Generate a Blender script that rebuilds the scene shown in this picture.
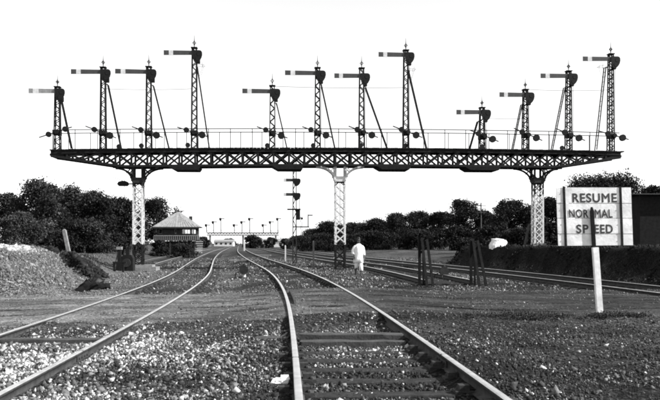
import bpy, math, random
import numpy as np
from mathutils import Vector, Matrix

# ------------------------------------------------------------------ camera
F, CX, HOR, EYE = 750.0, 330.0, 243.5, 1.5        # focal length / horizon in photo pixels (660 wide)
sc = bpy.context.scene
for o in list(bpy.data.objects): bpy.data.objects.remove(o)
cam = bpy.data.cameras.new('camera'); camo = bpy.data.objects.new('camera', cam)
sc.collection.objects.link(camo); sc.camera = camo
camo.location = (0, 0, EYE); camo.rotation_euler = (math.radians(90), 0, 0)
cam.sensor_width = 36.0; cam.lens = 36.0 * F / 660.0
cam.shift_y = (HOR - 200.0) / 660.0
cam.clip_start = 0.1; cam.clip_end = 6000

# ------------------------------------------------------------------ sky and sun
SUN_EL, SUN_AZ = 36.0, 104.0                       # azimuth clockwise from the view direction: right, a little behind
world = bpy.data.worlds.new('World'); sc.world = world; world.use_nodes = True
wn = world.node_tree; wn.nodes.clear()
sky = wn.nodes.new('ShaderNodeTexSky'); sky.sky_type = 'NISHITA'; sky.sun_disc = False
sky.sun_elevation = math.radians(SUN_EL); sky.sun_rotation = math.radians(SUN_AZ)
sky.air_density = 2.1; sky.dust_density = 0.0; sky.ozone_density = 1.0
bw = wn.nodes.new('ShaderNodeRGBToBW')             # the photograph is black and white
bg = wn.nodes.new('ShaderNodeBackground'); bg.inputs['Strength'].default_value = 0.12
wo = wn.nodes.new('ShaderNodeOutputWorld')
wn.links.new(sky.outputs[0], bw.inputs[0]); wn.links.new(bw.outputs[0], bg.inputs['Color'])
wn.links.new(bg.outputs[0], wo.inputs['Surface'])
sun = bpy.data.lights.new('sun', 'SUN'); sun.energy = 5.0; sun.angle = math.radians(0.6)
suno = bpy.data.objects.new('sun', sun); sc.collection.objects.link(suno)
_el, _az = math.radians(SUN_EL), math.radians(SUN_AZ)
SUNDIR = Vector((math.cos(_el) * math.sin(_az), math.cos(_el) * math.cos(_az), math.sin(_el)))
suno.rotation_euler = SUNDIR.to_track_quat('Z', 'Y').to_euler(); suno.location = (40, -30, 60)
vs = sc.view_settings
vs.view_transform = 'Standard'; vs.look = 'None'; vs.exposure = 1.05; vs.gamma = 1.0; vs.use_curve_mapping = False
sc.cycles.filter_width = 1.9

COL = sc.collection
rng = np.random.default_rng(7); random.seed(7)

# ------------------------------------------------------------------ materials (grey: a black and white photograph)
def mat(name, v, rough=0.8, metal=0.0, nscale=None, namp=0.3, bump=0.0, bscale=None, detail=6, attr=None, coord='Object', spec=0.3, speck=None, sdark=.35, slight=1.9):
    m = bpy.data.materials.new(name); m.use_nodes = True
    nt = m.node_tree; b = nt.nodes['Principled BSDF']
    b.inputs['Roughness'].default_value = rough; b.inputs['Metallic'].default_value = metal
    b.inputs['Specular IOR Level'].default_value = spec
    tc = nt.nodes.new('ShaderNodeTexCoord')
    last = None
    if nscale:
        n = nt.nodes.new('ShaderNodeTexNoise'); n.inputs['Scale'].default_value = nscale; n.inputs['Detail'].default_value = detail
        n.inputs['Roughness'].default_value = 0.65
        nt.links.new(tc.outputs[coord], n.inputs['Vector'])
        mr = nt.nodes.new('ShaderNodeMapRange')
        mr.inputs['From Min'].default_value = 0.3; mr.inputs['From Max'].default_value = 0.7
        mr.inputs['To Min'].default_value = 1 - namp; mr.inputs['To Max'].default_value = 1 + namp
        nt.links.new(n.outputs['Fac'], mr.inputs['Value']); last = mr.outputs['Result']
    if speck:
        vo = nt.nodes.new('ShaderNodeTexVoronoi'); vo.inputs['Scale'].default_value = speck
        nt.links.new(tc.outputs[coord], vo.inputs['Vector'])
        sp = nt.nodes.new('ShaderNodeSeparateColor'); nt.links.new(vo.outputs['Color'], sp.inputs[0])
        pw = nt.nodes.new('ShaderNodeMath'); pw.operation = 'POWER'; pw.inputs[1].default_value = 2.6
        nt.links.new(sp.outputs[0], pw.inputs[0])
        m2 = nt.nodes.new('ShaderNodeMapRange'); m2.inputs['To Min'].default_value = sdark; m2.inputs['To Max'].default_value = slight
        nt.links.new(pw.outputs[0], m2.inputs['Value'])
        mm = nt.nodes.new('ShaderNodeMath'); mm.operation = 'MULTIPLY'
        nt.links.new(m2.outputs[0], mm.inputs[0]); nt.links.new(last, mm.inputs[1]); last = mm.outputs[0]
    base = None
    if attr:
        a = nt.nodes.new('ShaderNodeAttribute'); a.attribute_name = attr; base = a.outputs['Fac']
    if last is not None or base is not None:
        mu = nt.nodes.new('ShaderNodeMath'); mu.operation = 'MULTIPLY'
        if base is not None: nt.links.new(base, mu.inputs[0])
        else: mu.inputs[0].default_value = v
        if last is not None: nt.links.new(last, mu.inputs[1])
        else: mu.inputs[1].default_value = 1.0
        nt.links.new(mu.outputs[0], b.inputs['Base Color'])
    else:
        b.inputs['Base Color'].default_value = (v, v, v, 1)
    if bump:
        n2 = nt.nodes.new('ShaderNodeTexNoise'); n2.inputs['Scale'].default_value = bscale or (nscale or 10) * 2
        n2.inputs['Detail'].default_value = 8; nt.links.new(tc.outputs[coord], n2.inputs['Vector'])
        bp = nt.nodes.new('ShaderNodeBump'); bp.inputs['Strength'].default_value = 1.0; bp.inputs['Distance'].default_value = bump
        nt.links.new(n2.outputs['Fac'], bp.inputs['Height']); nt.links.new(bp.outputs['Normal'], b.inputs['Normal'])
    return m

M = {}
M['iron'] = mat('black painted iron', 0.010, 0.75, 0.0, 6, 0.4, 0.004, 20, spec=.12)
M['irongrey'] = mat('weathered grey iron', 0.022, 0.75, 0.0, 5, 0.4, 0.003, 20, spec=.15)
M['white'] = mat('whitewash on iron', 0.5, 0.7, 0.0, 4, 0.28, 0.003, 18)
M['armgrey'] = mat('red arm enamel as grey', 0.04, 0.45, 0.0, 3, 0.2)
M['armpale'] = mat('lit arm enamel and pale paint', 0.2, 0.5, 0.0, 4, 0.35)  # raised tone puts light into one arm; plain pale paint on the cabin
M['armwhite'] = mat('white arm band', 0.5, 0.5, 0.0, 6, 0.2)
M['railside'] = mat('rusty rail side', 0.035, 0.8, 0.0, 9, 0.5, 0.004, 40, spec=.15)
M['railtop'] = mat('polished rail head', 0.62, 0.33, 0.85, 5, 0.25, 0.0006, 60)
M['sleeper'] = mat('weathered timber sleeper', 0.025, 0.85, 0.0, 7, 0.6, 0.012, 26, spec=.08)
M['timber'] = mat('dry grey timber', 0.04, 0.85, 0.0, 5, 0.45, 0.008, 30)
M['darktimber'] = mat('tarred timber', 0.012, 0.8, 0.0, 6, 0.4, 0.006, 30, spec=.05)
M['concrete'] = mat('old concrete', 0.16, 0.9, 0.0, 4, 0.4, 0.015, 14)
M['stone'] = mat('ballast stone', 0.2, 0.9, 0.0, 22, 0.35, 0.01, 60, attr='tone', spec=.15)
M['ground'] = mat('earth and cinders', 0.1, 0.95, 0.0, 2.6, 0.5, 0.09, 14, detail=12, attr='tone', speck=34, sdark=.3, slight=2.9, spec=.06)
M['road'] = mat('trodden dirt road', 0.12, 0.95, 0.0, 1.6, 0.5, 0.05, 11, detail=12, attr='tone', speck=30, sdark=.6, slight=2.0, spec=.08)
M['bark'] = mat('tree bark', 0.05, 0.9, 0.0, 6, 0.4, 0.03, 12)
M['signwhite'] = mat('white sign paint', 0.66, 0.65, 0.0, 4.5, 0.26, 0.004, 25, detail=10)
M['letter'] = mat('black lettering', 0.035, 0.6, 0.0, 14, 0.5)
M['roofing'] = mat('grey roof sheeting', 0.2, 0.7, 0.0, 3, 0.3, 0.01, 12)
M['boxwall'] = mat('dark painted boarding', 0.018, 0.7, 0.0, 4, 0.4)
M['cream'] = mat('pale plaster', 0.5, 0.85, 0.0, 1.5, 0.25)
M['skin'] = mat('dark skin', 0.05, 0.6)
M['hair'] = mat('black hair', 0.01, 0.6)
M['cloth'] = mat('white cotton', 0.78, 0.95, 0.0, 18, 0.1, 0.02, 24)
M['tarp'] = mat('white canvas', 0.66, 0.9, 0.0, 5, 0.35, 0.03, 10)
M['grass'] = mat('dry weeds', 0.05, 0.9, attr='tone')
def leafmat(name, v):
    m = mat(name, v, 0.75, 0.0, attr='tone', spec=0.08)
    return m
M['leaf'] = leafmat('leaves', 0.05)
g = bpy.data.materials.new('window glass'); g.use_nodes = True
nt = g.node_tree; nt.nodes.clear()
tr = nt.nodes.new('ShaderNodeBsdfTransparent'); gl = nt.nodes.new('ShaderNodeBsdfGlossy'); gl.inputs['Roughness'].default_value = 0.05
mx = nt.nodes.new('ShaderNodeMixShader'); mx.inputs[0].default_value = 0.12; om = nt.nodes.new('ShaderNodeOutputMaterial')
nt.links.new(tr.outputs[0], mx.inputs[1]); nt.links.new(gl.outputs[0], mx.inputs[2]); nt.links.new(mx.outputs[0], om.inputs[0])
M['glass'] = g

# ------------------------------------------------------------------ mesh helpers
class MB:
    def __init__(s): s.v = []; s.f = []; s.mi = []
    def add(s, vs_, fs, mi=0):
        o = len(s.v); s.v.extend([tuple(p) for p in vs_])
        for f in fs: s.f.append(tuple(i + o for i in f)); s.mi.append(mi)
        return s
    def box(s, x0, x1, y0, y1, z0, z1, mi=0):
        return s.add([(x0,y0,z0),(x1,y0,z0),(x1,y1,z0),(x0,y1,z0),(x0,y0,z1),(x1,y0,z1),(x1,y1,z1),(x0,y1,z1)],
                     [(0,3,2,1),(4,5,6,7),(0,1,5,4),(1,2,6,5),(2,3,7,6),(3,0,4,7)], mi)
    def bar(s, p, q, w, d, up=(0,1,0), mi=0, w2=None, d2=None):
        """box from p to q; w across, d along `up`"""
        p, q = Vector(p), Vector(q); t = (q - p).normalized(); u = Vector(up); u = (u - t * u.dot(t))
        if u.length < 1e-5: u = Vector((1,0,0)) - t * t.x
        u.normalize(); r = t.cross(u); vs_ = []
        for c, ww, dd in ((p, w, d), (q, w2 or w, d2 or d)):
            for a, b in ((-1,-1),(1,-1),(1,1),(-1,1)): vs_.append(c + r * a * ww / 2 + u * b * dd / 2)
        return s.add(vs_, [(0,1,2,3)[::-1],(4,5,6,7),(0,1,5,4),(1,2,6,5),(2,3,7,6),(3,0,4,7)], mi)
    def tube(s, pts, rad, n=6, cap=True, mi=0):
        pts = [Vector(p) for p in pts]; rad = rad if isinstance(rad, (list, tuple)) else [rad] * len(pts)
        o = len(s.v)
        for i, p in enumerate(pts):
            t = (pts[min(i+1, len(pts)-1)] - pts[max(i-1, 0)]).normalized()
            a = t.cross(Vector((0.13, 0.97, 0.2))); a.normalize(); b = t.cross(a)
            for k in range(n):
                an = 2 * math.pi * k / n; s.v.append(tuple(p + (a * math.cos(an) + b * math.sin(an)) * rad[i]))
        for i in range(len(pts) - 1):
            for k in range(n):
                s.f.append((o+i*n+k, o+i*n+(k+1)%n, o+(i+1)*n+(k+1)%n, o+(i+1)*n+k)); s.mi.append(mi)
        if cap:
            s.f.append(tuple(o + k for k in range(n))[::-1]); s.mi.append(mi)
            e = o + (len(pts)-1)*n; s.f.append(tuple(e + k for k in range(n))); s.mi.append(mi)
        return s
    def disc(s, c, r, th, n=14, axis='y', mi=0):
        c = Vector(c); d = {'y': Vector((0,1,0)), 'x': Vector((1,0,0)), 'z': Vector((0,0,1))}[axis] * th / 2
        return s.tube([c - d, c + d], r, n, True, mi)
    def lathe(s, prof, n=10, c=(0,0,0), mi=0):
        o = len(s.v)
        for r, z in prof:
            for k in range(n):
                a = 2*math.pi*k/n; s.v.append((c[0] + r*math.cos(a), c[1] + r*math.sin(a), c[2] + z))
        for i in range(len(prof)-1):
            for k in range(n):
                s.f.append((o+i*n+k, o+i*n+(k+1)%n, o+(i+1)*n+(k+1)%n, o+(i+1)*n+k)); s.mi.append(mi)
        s.f.append(tuple(o+k for k in range(n))[::-1]); s.mi.append(mi)
        e = o+(len(prof)-1)*n; s.f.append(tuple(e+k for k in range(n))); s.mi.append(mi)
        return s
    def plate(s, poly, y0, y1, mi=0):
        """polygon in x,z extruded from y0 to y1"""
        n = len(poly); vs_ = [(x, y0, z) for x, z in poly] + [(x, y1, z) for x, z in poly]
        fs = [tuple(range(n)), tuple(range(2*n-1, n-1, -1))] + [(i, n+i, n+(i+1)%n, (i+1)%n) for i in range(n)]
        return s.add(vs_, fs, mi)
    def mesh(s, name, mats, smooth=False):
        me = bpy.data.meshes.new(name); me.from_pydata(s.v, [], s.f)
        for m_ in (mats if isinstance(mats, (list, tuple)) else [mats]): me.materials.append(M[m_] if isinstance(m_, str) else m_)
        me.polygons.foreach_set('material_index', s.mi)
        if smooth: me.polygons.foreach_set('use_smooth', [True]*len(s.f))
        import bmesh
        bm = bmesh.new(); bm.from_mesh(me); bmesh.ops.recalc_face_normals(bm, faces=bm.faces); bm.to_mesh(me); bm.free()
        me.update(); return me
    def build(s, name, mats, parent=None, loc=(0,0,0), rz=0, smooth=False):
        return link(name, s.mesh(name, mats, smooth), parent, loc, rz)
def link(name, me, parent=None, loc=(0,0,0), rz=0):
    o = bpy.data.objects.new(name, me); COL.objects.link(o)
    if parent: o.parent = parent
    o.location = loc; o.rotation_euler = (0, 0, rz); return o
def thing(name, label, cat, loc=(0,0,0), rz=0, group=None):
    o = bpy.data.objects.new(name, None); COL.objects.link(o); o.empty_display_size = 0.2
    o.location = loc; o.rotation_euler = (0,0,rz); return tag(o, label, cat, group)
def tag(o, label=None, cat=None, group=None, kind=None):
    if label: o['label'] = label
    if cat: o['category'] = cat
    if group: o['group'] = group
    if kind: o['kind'] = kind
    return o
def npmesh(name, V, faces, mats, tone=None, smooth=False):
    """V (n,3), faces (m,k) numpy"""
    me = bpy.data.meshes.new(name); k = faces.shape[1]
    me.vertices.add(len(V)); me.vertices.foreach_set('co', V.astype(np.float32).ravel())
    me.loops.add(faces.size); me.loops.foreach_set('vertex_index', faces.astype(np.int32).ravel())
    me.polygons.add(len(faces)); me.polygons.foreach_set('loop_start', np.arange(0, faces.size, k, dtype=np.int32))
    me.polygons.foreach_set('loop_total', np.full(len(faces), k, dtype=np.int32))
    if smooth: me.polygons.foreach_set('use_smooth', np.ones(len(faces), dtype=bool))
    if tone is not None:
        a = me.attributes.new('tone', 'FLOAT', 'POINT'); a.data.foreach_set('value', tone.astype(np.float32))
    for m_ in (mats if isinstance(mats, (list, tuple)) else [mats]): me.materials.append(M[m_])
    me.update(); me.validate(); return me
def P(x, y, Z): return Vector(((x-CX)/F*Z, Z, EYE + (HOR-y)/F*Z))
def X_at(x, Z): return (x-CX)/F*Z

# ------------------------------------------------------------------ value noise
def vnoise(x, y, seed=0):
    xi, yi = np.floor(x).astype(np.int64), np.floor(y).astype(np.int64); fx, fy = x-xi, y-yi
    fx, fy = fx*fx*(3-2*fx), fy*fy*(3-2*fy)
    def h(a, b):
        n = (a*374761393 + b*668265263 + seed*1442695041) & 0x7fffffff
        n = ((n ^ (n >> 13)) * 1274126177) & 0x7fffffff
        return ((n ^ (n >> 16)) & 0xffff) / 65535.0
    return (h(xi,yi)*(1-fx)+h(xi+1,yi)*fx)*(1-fy) + (h(xi,yi+1)*(1-fx)+h(xi+1,yi+1)*fx)*fy
def fbm(x, y, seed=0, oc=4):
    t, a, s = 0, 0.5, 0
    for i in range(oc): t = t + a*vnoise(x*2**i, y*2**i, seed+i); s += a; a *= 0.5
    return t/s
def sstep(a, b, x): t = np.clip((x-a)/(b-a), 0, 1); return t*t*(3-2*t)

# ------------------------------------------------------------------ track lines
_yy = np.arange(-30, 900, 0.25)
_m = np.interp(_yy, [-30, 5, 14, 22, 32, 41, 55, 75, 150, 900], [.05, .055, .068, .092, .122, .148, .150, .140, .122, .118])
_x = -np.cumsum(_m)*0.25
_x += 0.62 - np.interp(6.2, _yy, _x)               # centre of the main line
def mainX(y): return np.interp(y, _yy, _x)
def off_left(y): return -4.60 + 0*y
def off_third(y): return np.interp(y, [0, 28, 46, 80, 200], [5.56, 5.56, 6.4, 6.2, 6.0])
def off_fourth(y): return 10.4 + 0*y
def off_siding(y): return np.interp(y, [0, 50, 90, 160, 300], [-8.6, -8.6, -8.3, -8.6, -9.2])
TR = {'main': (lambda y: mainX(y), 0.20), 'left': (lambda y: mainX(y)+off_left(y), 0.07),
      'third': (lambda y: mainX(y)+off_third(y), 0.14), 'fourth': (lambda y: mainX(y)+off_fourth(y), 0.14),
      'siding': (lambda y: mainX(y)+off_siding(y), 0.10)}
GAUGE = 1.676 + 0.07

# ------------------------------------------------------------------ terrain
def road_w(X, Y):
    e = 0.5*(fbm(X*0.5, Y*0.5, 3)-0.5)
    c = 0.10*np.clip(X, -30, 30)
    return sstep(12.9, 14.3, Y - c + e) * (1 - sstep(22.2, 23.6, Y - c*1.2 - e))
def height(X, Y, fine=True):
    base = -0.06 + 0.10*(fbm(X*0.25, Y*0.25, 11)-0.5)
    base = base + np.where(X < -2.5, -0.06, 0.0)
    z = base
    mx_ = mainX(Y)
    for k, (fn, rh) in TR.items():
        d = np.abs(X - fn(Y)); bz = rh - 0.17 - 0.045
        if k == 'main': bz = np.where(d > .80, rh - .125, rh - .184)
        if k == 'left': bz = np.where(Y < 16, rh - 0.115, rh - .18)
        on = np.ones_like(X)
        if k == 'siding': on = sstep(48, 56, Y)
        if k == 'third': on = sstep(26.5, 28, Y)
        w = (1 - sstep(1.45, 2.5, d)) * on
        z = z*(1-w) + bz*w
    # left spoil mound and bank behind it
    bx = np.interp(Y, [0, 17, 19, 21, 25, 30, 38, 45, 60, 90, 120], [-14, -12, -9.2, -7.7, -8.0, -9.1, -10.6, -12.6, -15.5, -21, -26])
    n = fbm(X*0.6, Y*0.6, 21)
    d = bx - X + 0.7*(n-0.5)
    m1 = sstep(0, 3.1, d) * sstep(18.6, 20.6, Y + 0.4*n) * (1 - sstep(36, 46, Y)*0.35)
    hgt = np.interp(Y, [0, 19, 26, 40, 60, 90, 130, 200], [1.25, 1.25, 1.42, 1.38, 1.15, 0.9, 0.3, 0.1])
    z = z + m1*hgt + m1*0.22*(fbm(X*1.1, Y*1.1, 31)-0.5)
    # gully that cuts the mound
    p0, p1 = np.array([-7.9, 25.4]), np.array([-14.5, 40.0]); dv = p1-p0; L2 = (dv**2).sum()
    t = np.clip(((X-p0[0])*dv[0] + (Y-p0[1])*dv[1])/L2, 0, 1)
    dx, dy = X-(p0[0]+t*dv[0]), Y-(p0[1]+t*dv[1])
    dg = np.sqrt(dx*dx+dy*dy) + 0.3*(n-0.5)
    z = z - m1*(1-sstep(0.22, 0.62, dg))*np.interp(t, [0, .3, .75, 1], [0.6, 1.0, 0.8, 0.1])
    dg2 = np.abs(dg - 1.25 - .3*n) + 2*((dx*dv[1]-dy*dv[0]) < 0) + 3*(t > .62)
    z = z - m1*(1-sstep(0.15, 0.5, dg2))*0.6
    # right-hand bank beyond the fourth line
    d4 = X - (TR['fourth'][0](Y) + 2.1) + 0.9*(fbm(X*0.8, Y*0.8, 41)-0.5)
    w4 = sstep(0, 1.25, d4) * (1 - sstep(51, 55, Y)) * sstep(16, 24, Y)
    z = z + w4*(1.38 + 0.1*(n-0.5)) + (1-w4)*sstep(3, 12, d4)*sstep(55, 75, Y)*0.5
    # level crossing
    rw = road_w(X, Y)
    rz = np.interp(X, [-40, -9, -6, -2.4, -0.6, 1.3, 3.4, 8, 40], [-0.03, -0.01, 0.022, 0.035, 0.165, 0.165, 0.05, 0.04, 0.08])
    z = z*(1-rw) + rz*rw
    if fine:
        z = z + (1-rw)*0.035*(fbm(X*3.1, Y*3.1, 51)-0.5)*np.clip(60/np.maximum(Y, 1), 0, 1)
    return z
def H(x, y): return float(height(np.array([float(x)]), np.array([float(y)]))[0])

def hit(x, y, z0=18.0, z1=60.0):
    """where the sight line through photo pixel x, y meets the ground"""
    Z = np.arange(z0, z1, .04); zz = height((x-CX)/F*Z, Z); k = np.argmax(zz >= EYE+(HOR-y)/F*Z)
    return float((x-CX)/F*Z[k]), float(Z[k]), float(zz[k])
def ground_tone(X, Y):
    n = fbm(X*0.7, Y*0.7, 61); n2 = fbm(X*2.3, Y*2.3, 62)
    t = 0.022 + 0*X
    left = 1 - sstep(-1.8, 0.2, X - mainX(Y) + 1.2)
    t = t + left*0.048
    t = t*np.clip(1+2.6*(n-.5), .3, 1.9)*(0.7 + 0.6*n2)
    mound = (1 - sstep(-9.5, -7.0, X)) * sstep(18, 20, Y) * (1-sstep(55, 80, Y))
    t = t*(1-mound) + mound*(0.095*(0.6+0.8*n2))
    d4 = X - (TR['fourth'][0](Y) + 2.2)
    bank = sstep(0, 0.6, d4)*(1-sstep(51, 56, Y))*sstep(14, 22, Y)
    t = t*(1-bank) + bank*0.008
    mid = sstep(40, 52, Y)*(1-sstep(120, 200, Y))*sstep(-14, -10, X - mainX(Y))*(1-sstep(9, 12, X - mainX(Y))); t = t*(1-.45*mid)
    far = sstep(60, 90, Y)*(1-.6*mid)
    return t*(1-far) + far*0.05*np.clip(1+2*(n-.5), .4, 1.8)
def coords(parts):
    out = []
    for a, b, s in parts: out.extend(np.arange(a, b, s))
    return np.array(out)
gx = coords([(-3000,-600,300), (-600,-160,40), (-160,-48,7), (-48,-18,1.2), (-18,14,0.22), (14,20,0.6), (20,48,1.4), (48,160,7), (160,600,40), (600,3001,300)])
gy = coords([(-200,-20,20), (-20,4,2), (4,28,0.22), (28,50,0.4), (50,90,1.2), (90,200,5), (200,700,30), (700,4001,300)])
GX, GY = np.meshgrid(gx, gy); V = np.stack([GX, GY, height(GX, GY)], -1).reshape(-1, 3)
nx, ny = len(gx), len(gy)
ii = (np.arange(ny-1)[:,None]*nx + np.arange(nx-1)[None,:]).ravel()
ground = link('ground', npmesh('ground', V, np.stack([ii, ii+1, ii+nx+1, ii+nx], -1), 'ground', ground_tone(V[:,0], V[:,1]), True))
tag(ground, kind='structure')

# dirt road over the crossing: a sheet just above the ground
rx, ry = np.arange(-60, 60.1, 0.22), np.linspace(0, 1, 72)
RX, RT = np.meshgrid(rx, ry); railgap = lambda X, Y: sstep(.25, .6, np.minimum(np.abs(np.abs(X-mainX(Y))-GAUGE/2), np.abs(np.abs(X-mainX(Y)+4.6)-GAUGE/2)))
near = 14.0 + 0.10*np.clip(RX,-30,30) + 1.5*(fbm(RX*0.8, RX*0+2, 71)-0.5) + 1.2*(fbm(RX*3, RX*0+5, 72)-0.5)
farr = 22.6 + 0.12*np.clip(RX,-30,30) + 1.6*(fbm(RX*0.7, RX*0+9, 73)-0.5) + 1.4*(fbm(RX*3, RX*0+7, 74)-0.5)
RY = near + (farr-near)*RT
RZ = height(RX, RY) + 0.010 + .03*(fbm(RX*2.2, RY*2.2, 76)-.5)*sstep(.25, .6, np.minimum(np.abs(np.abs(RX-mainX(RY))-GAUGE/2), np.abs(np.abs(RX-mainX(RY)+4.6)-GAUGE/2))) - 0.03*(np.abs(RT-0.5) > 0.48)
rut = 0*RX
for yc, w_ in ((16.1, .16), (17.5, .16), (19.3, .2), (20.9, .18)):
    rut = rut + np.exp(-((RY - 0.11*np.clip(RX,-30,30) - yc - .5*(fbm(RX*.25, RX*0+yc, 77)-.5))/w_)**2)
RZ = RZ - .030*rut*railgap(RX, RY)
V = np.stack([RX, RY, RZ], -1).reshape(-1, 3); nx = len(rx)
ii = (np.arange(len(ry)-1)[:,None]*nx + np.arange(nx-1)[None,:]).ravel()
rt = (0.029 + 0.07*(1-sstep(-4.5, 2.5, V[:,0])))*np.clip(1+1.8*(fbm(V[:,0]*0.5, V[:,1]*1.4, 75)-.5), .4, 1.7)*(1+.25*rut.ravel())
road = link('dirt_road', npmesh('dirt_road', V, np.stack([ii, ii+1, ii+nx+1, ii+nx], -1), 'road', rt, True))
tag(road, kind='structure')

# ------------------------------------------------------------------ railway tracks
PROF = [(-.066,0),(.066,0),(.066,.012),(.011,.034),(.011,.112),(.035,.122),(.036,.148),(.026,.156),(-.026,.156),(-.036,.148),(-.035,.122),(-.011,.112),(-.011,.034),(-.066,.012)]
def rail_mesh(fn, side, rh, y0, y1):
    ys = np.concatenate([np.arange(y0, min(y1, 110), 0.5), np.arange(min(y1,110), y1+.01, 4.0)]) if y1 > 110 else np.arange(y0, y1+.01, 0.5)
    xs = fn(ys); dx = np.gradient(xs, ys); L = np.sqrt(1+dx*dx); nxv, nyv = 1/L, -dx/L
    n = len(PROF); V = []
    for px_, pz in PROF:
        o = side*GAUGE/2 + px_; V.append(np.stack([xs + nxv*o, ys + nyv*o, np.full_like(ys, rh-0.156+pz)], -1))
    V = np.stack(V, 1).reshape(-1, 3); fs, mi = [], []
    k = len(ys)
    a = np.arange(k-1)*n
    for j in range(n):
        j2 = (j+1) % n
        fs.append(np.stack([a+j, a+j2, a+n+j2, a+n+j], -1)); mi.append(np.full(k-1, 1 if j in (6, 7, 8) else 0))
    fs = np.concatenate(fs); me = npmesh('rail', V, fs, ['railside', 'railtop'])
    me.polygons.foreach_set('material_index', np.concatenate(mi).astype(np.int32)); me.update(); return me
def rough_box(lx, ly, lz, seed, j=0.012):
    r = random.Random(seed); b = MB(); nseg = 5; vs_ = []
    for i in range(nseg+1):
        x = -lx/2 + lx*i/nseg
        for y, z in ((-ly/2,-lz),(ly/2,-lz),(ly/2,-.012),(ly/2-.015,0),(-ly/2+.015,0),(-ly/2,-.012)):
            vs_.append((x + r.uniform(-j,j)*(i in (0,nseg)), y + r.uniform(-j,j)*.6, z + r.uniform(-j,j)*.5))
    fs = []
    for i in range(nseg):
        for k in range(6): fs.append((i*6+k, i*6+(k+1)%6, (i+1)*6+(k+1)%6, (i+1)*6+k))
    fs += [(0,1,2,3,4,5)[::-1], tuple(nseg*6+k for k in range(6))]
    b.add(vs_, fs); return b
SLEEP = [rough_box(2.72, 0.25, 0.14, s).mesh('sleeper', 'sleeper') for s in range(5)]
cb = MB(); cb.box(-.19, .19, -.09, .09, 0.002, .03); cb.box(-.15, -.05, -.055, .055, .03, .085); cb.box(.05, .15, -.055, .055, .03, .085)
cb.lathe([(.022,.085),(.022,.10),(.012,.108)], 6, (-.14, .06, -.05)); cb.lathe([(.022,.085),(.022,.10),(.012,.108)], 6, (.14, -.06, -.05))
CHAIR = cb.mesh('rail_chair', 'railside')
def track(key, label, y0, y1, sl_ranges, chairs_to=0, rail_to=None):
    fn, rh = TR[key]; yr = rail_to or y1
    t = thing('railway_track', label, 'track', (float(fn(np.array(y0))), y0, 0), 0, 'railway tracks')
    bx_, by_ = t.location.x, t.location.y
    for s in (-1, 1):
        o = link('rail', rail_mesh(fn, s, rh, y0, yr), t); o.location = (-bx_, -by_, 0)
    r = random.Random(hash(key) % 1000 if False else len(key)*17)
    for a, b in sl_ranges:
        y = a
        while y < b:
            x = float(fn(np.array(y))); sl = -float((fn(np.array(y+.5))-fn(np.array(y-.5))))
            o = link('sleeper', SLEEP[r.randrange(5)], t, (x + r.uniform(-.04,.04) - bx_, y - by_, rh - .162 + r.uniform(-.006,.004)), math.atan(sl) + r.uniform(-.015,.015))
            if y < chairs_to:
                for s in (-1, 1): link('rail_chair', CHAIR, o, (s*GAUGE/2, 0, 0.0))
            y += 0.70 + r.uniform(-.03, .03)
    return t
track('main', 'main line whose two bright rails run from the lower right edge of the photo', 2.0, 118, [(2.4, 10.6), (23.8, 118)], 30, 420)
track('left', 'track running in from the lower left corner beside the spoil mound', 2.0, 110, [(23.2, 110)], 30, 420)
track('third', 'track that stops behind the leaning iron frames near the walking man', 28.0, 100, [(28.4, 100)], 0, 330)
track('fourth', 'track along the foot of the dark bank behind the speed sign', 10.0, 100, [(25.0, 100)], 0, 330)
track('siding', 'siding curving past the front of the signal cabin', 52.0, 100, [(52.4, 100)], 0, 200)

fpm = MB()
for sx in (-1, 1):
    fpm.box(min(sx*.0115, sx*.034), max(sx*.0115, sx*.034), -.26, .26, .040, .112)
    for y in (-.19, -.07, .07, .19): fpm.disc((sx*.042, y, .076), .016, .02, 6, 'x')
fpm.box(-.040, .040, -.0025, .0025, .115, .1585)
FPM = fpm.mesh('fishplate', 'railside')
def fishplates(key, ys, tr_):
    fn, rh = TR[key]
    for y in ys:
        for s_ in (-1, 1):
            yy = y + .12*s_; x = float(fn(np.array(yy))); sl = math.atan(-float(fn(np.array(yy+.5))-fn(np.array(yy-.5))))
            link('fishplate', FPM, tr_, (x + s_*GAUGE/2 - tr_.location.x, yy - tr_.location.y, rh-.156), sl)
TRK = [o for o in bpy.data.objects if o.name.startswith('railway_track')]
for o in TRK:
    if 'main line' in o['label']: fishplates('main', (8.7, 25.6, 37.8), o)
    if 'lower left' in o['label']: fishplates('left', (9.9, 26.2, 38.4), o)
# crossing check rail and edge timbers
cr = MB()
ys = np.arange(16.4, 21.4, .5); pts = [(float(mainX(y)) - GAUGE/2 + .16, y, .115 + (0.045 if 0 < i < len(ys)-1 else -.03)) for i, y in enumerate(ys)]
for a, b in zip(pts[:-1], pts[1:]): cr.bar(a, b, .05, .13, (0,0,1))
tag(cr.build('check_rail', 'railside'), 'short rusty check rail inside the left rail of the main line at the dirt crossing', 'rail')
def timber(label, x0, x1, y, z, slope=0.0, seed=1, w=.22):
    b = rough_box(x1-x0, w, .2, seed, .02); o = b.build('crossing_timber', 'timber', None, ((x0+x1)/2, y, z), slope)
    return tag(o, label, 'timber', 'timbers edging the dirt crossing')
xm = lambda y: float(mainX(y))
timber('weathered timber laid between the main rails at the near edge of the crossing', xm(11.2)-.76, xm(11.2)+.76, 11.25, .15, -.02, 11)
timber('lower timber between the main rails, in front of the other crossing timber', xm(10.9)-.76, xm(10.9)+.74, 10.8, .10, .01, 12, .16)
timber('stub timber outside the left rail of the main line', xm(11.3)-1.42, xm(11.3)-.93, 11.25, .10, -.02, 13)
timber('long timber between the rails of the left track near the dirt crossing', xm(11.5)-4.6-.78, xm(11.5)-4.6+.78, 11.6, .03, .02, 14)

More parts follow.
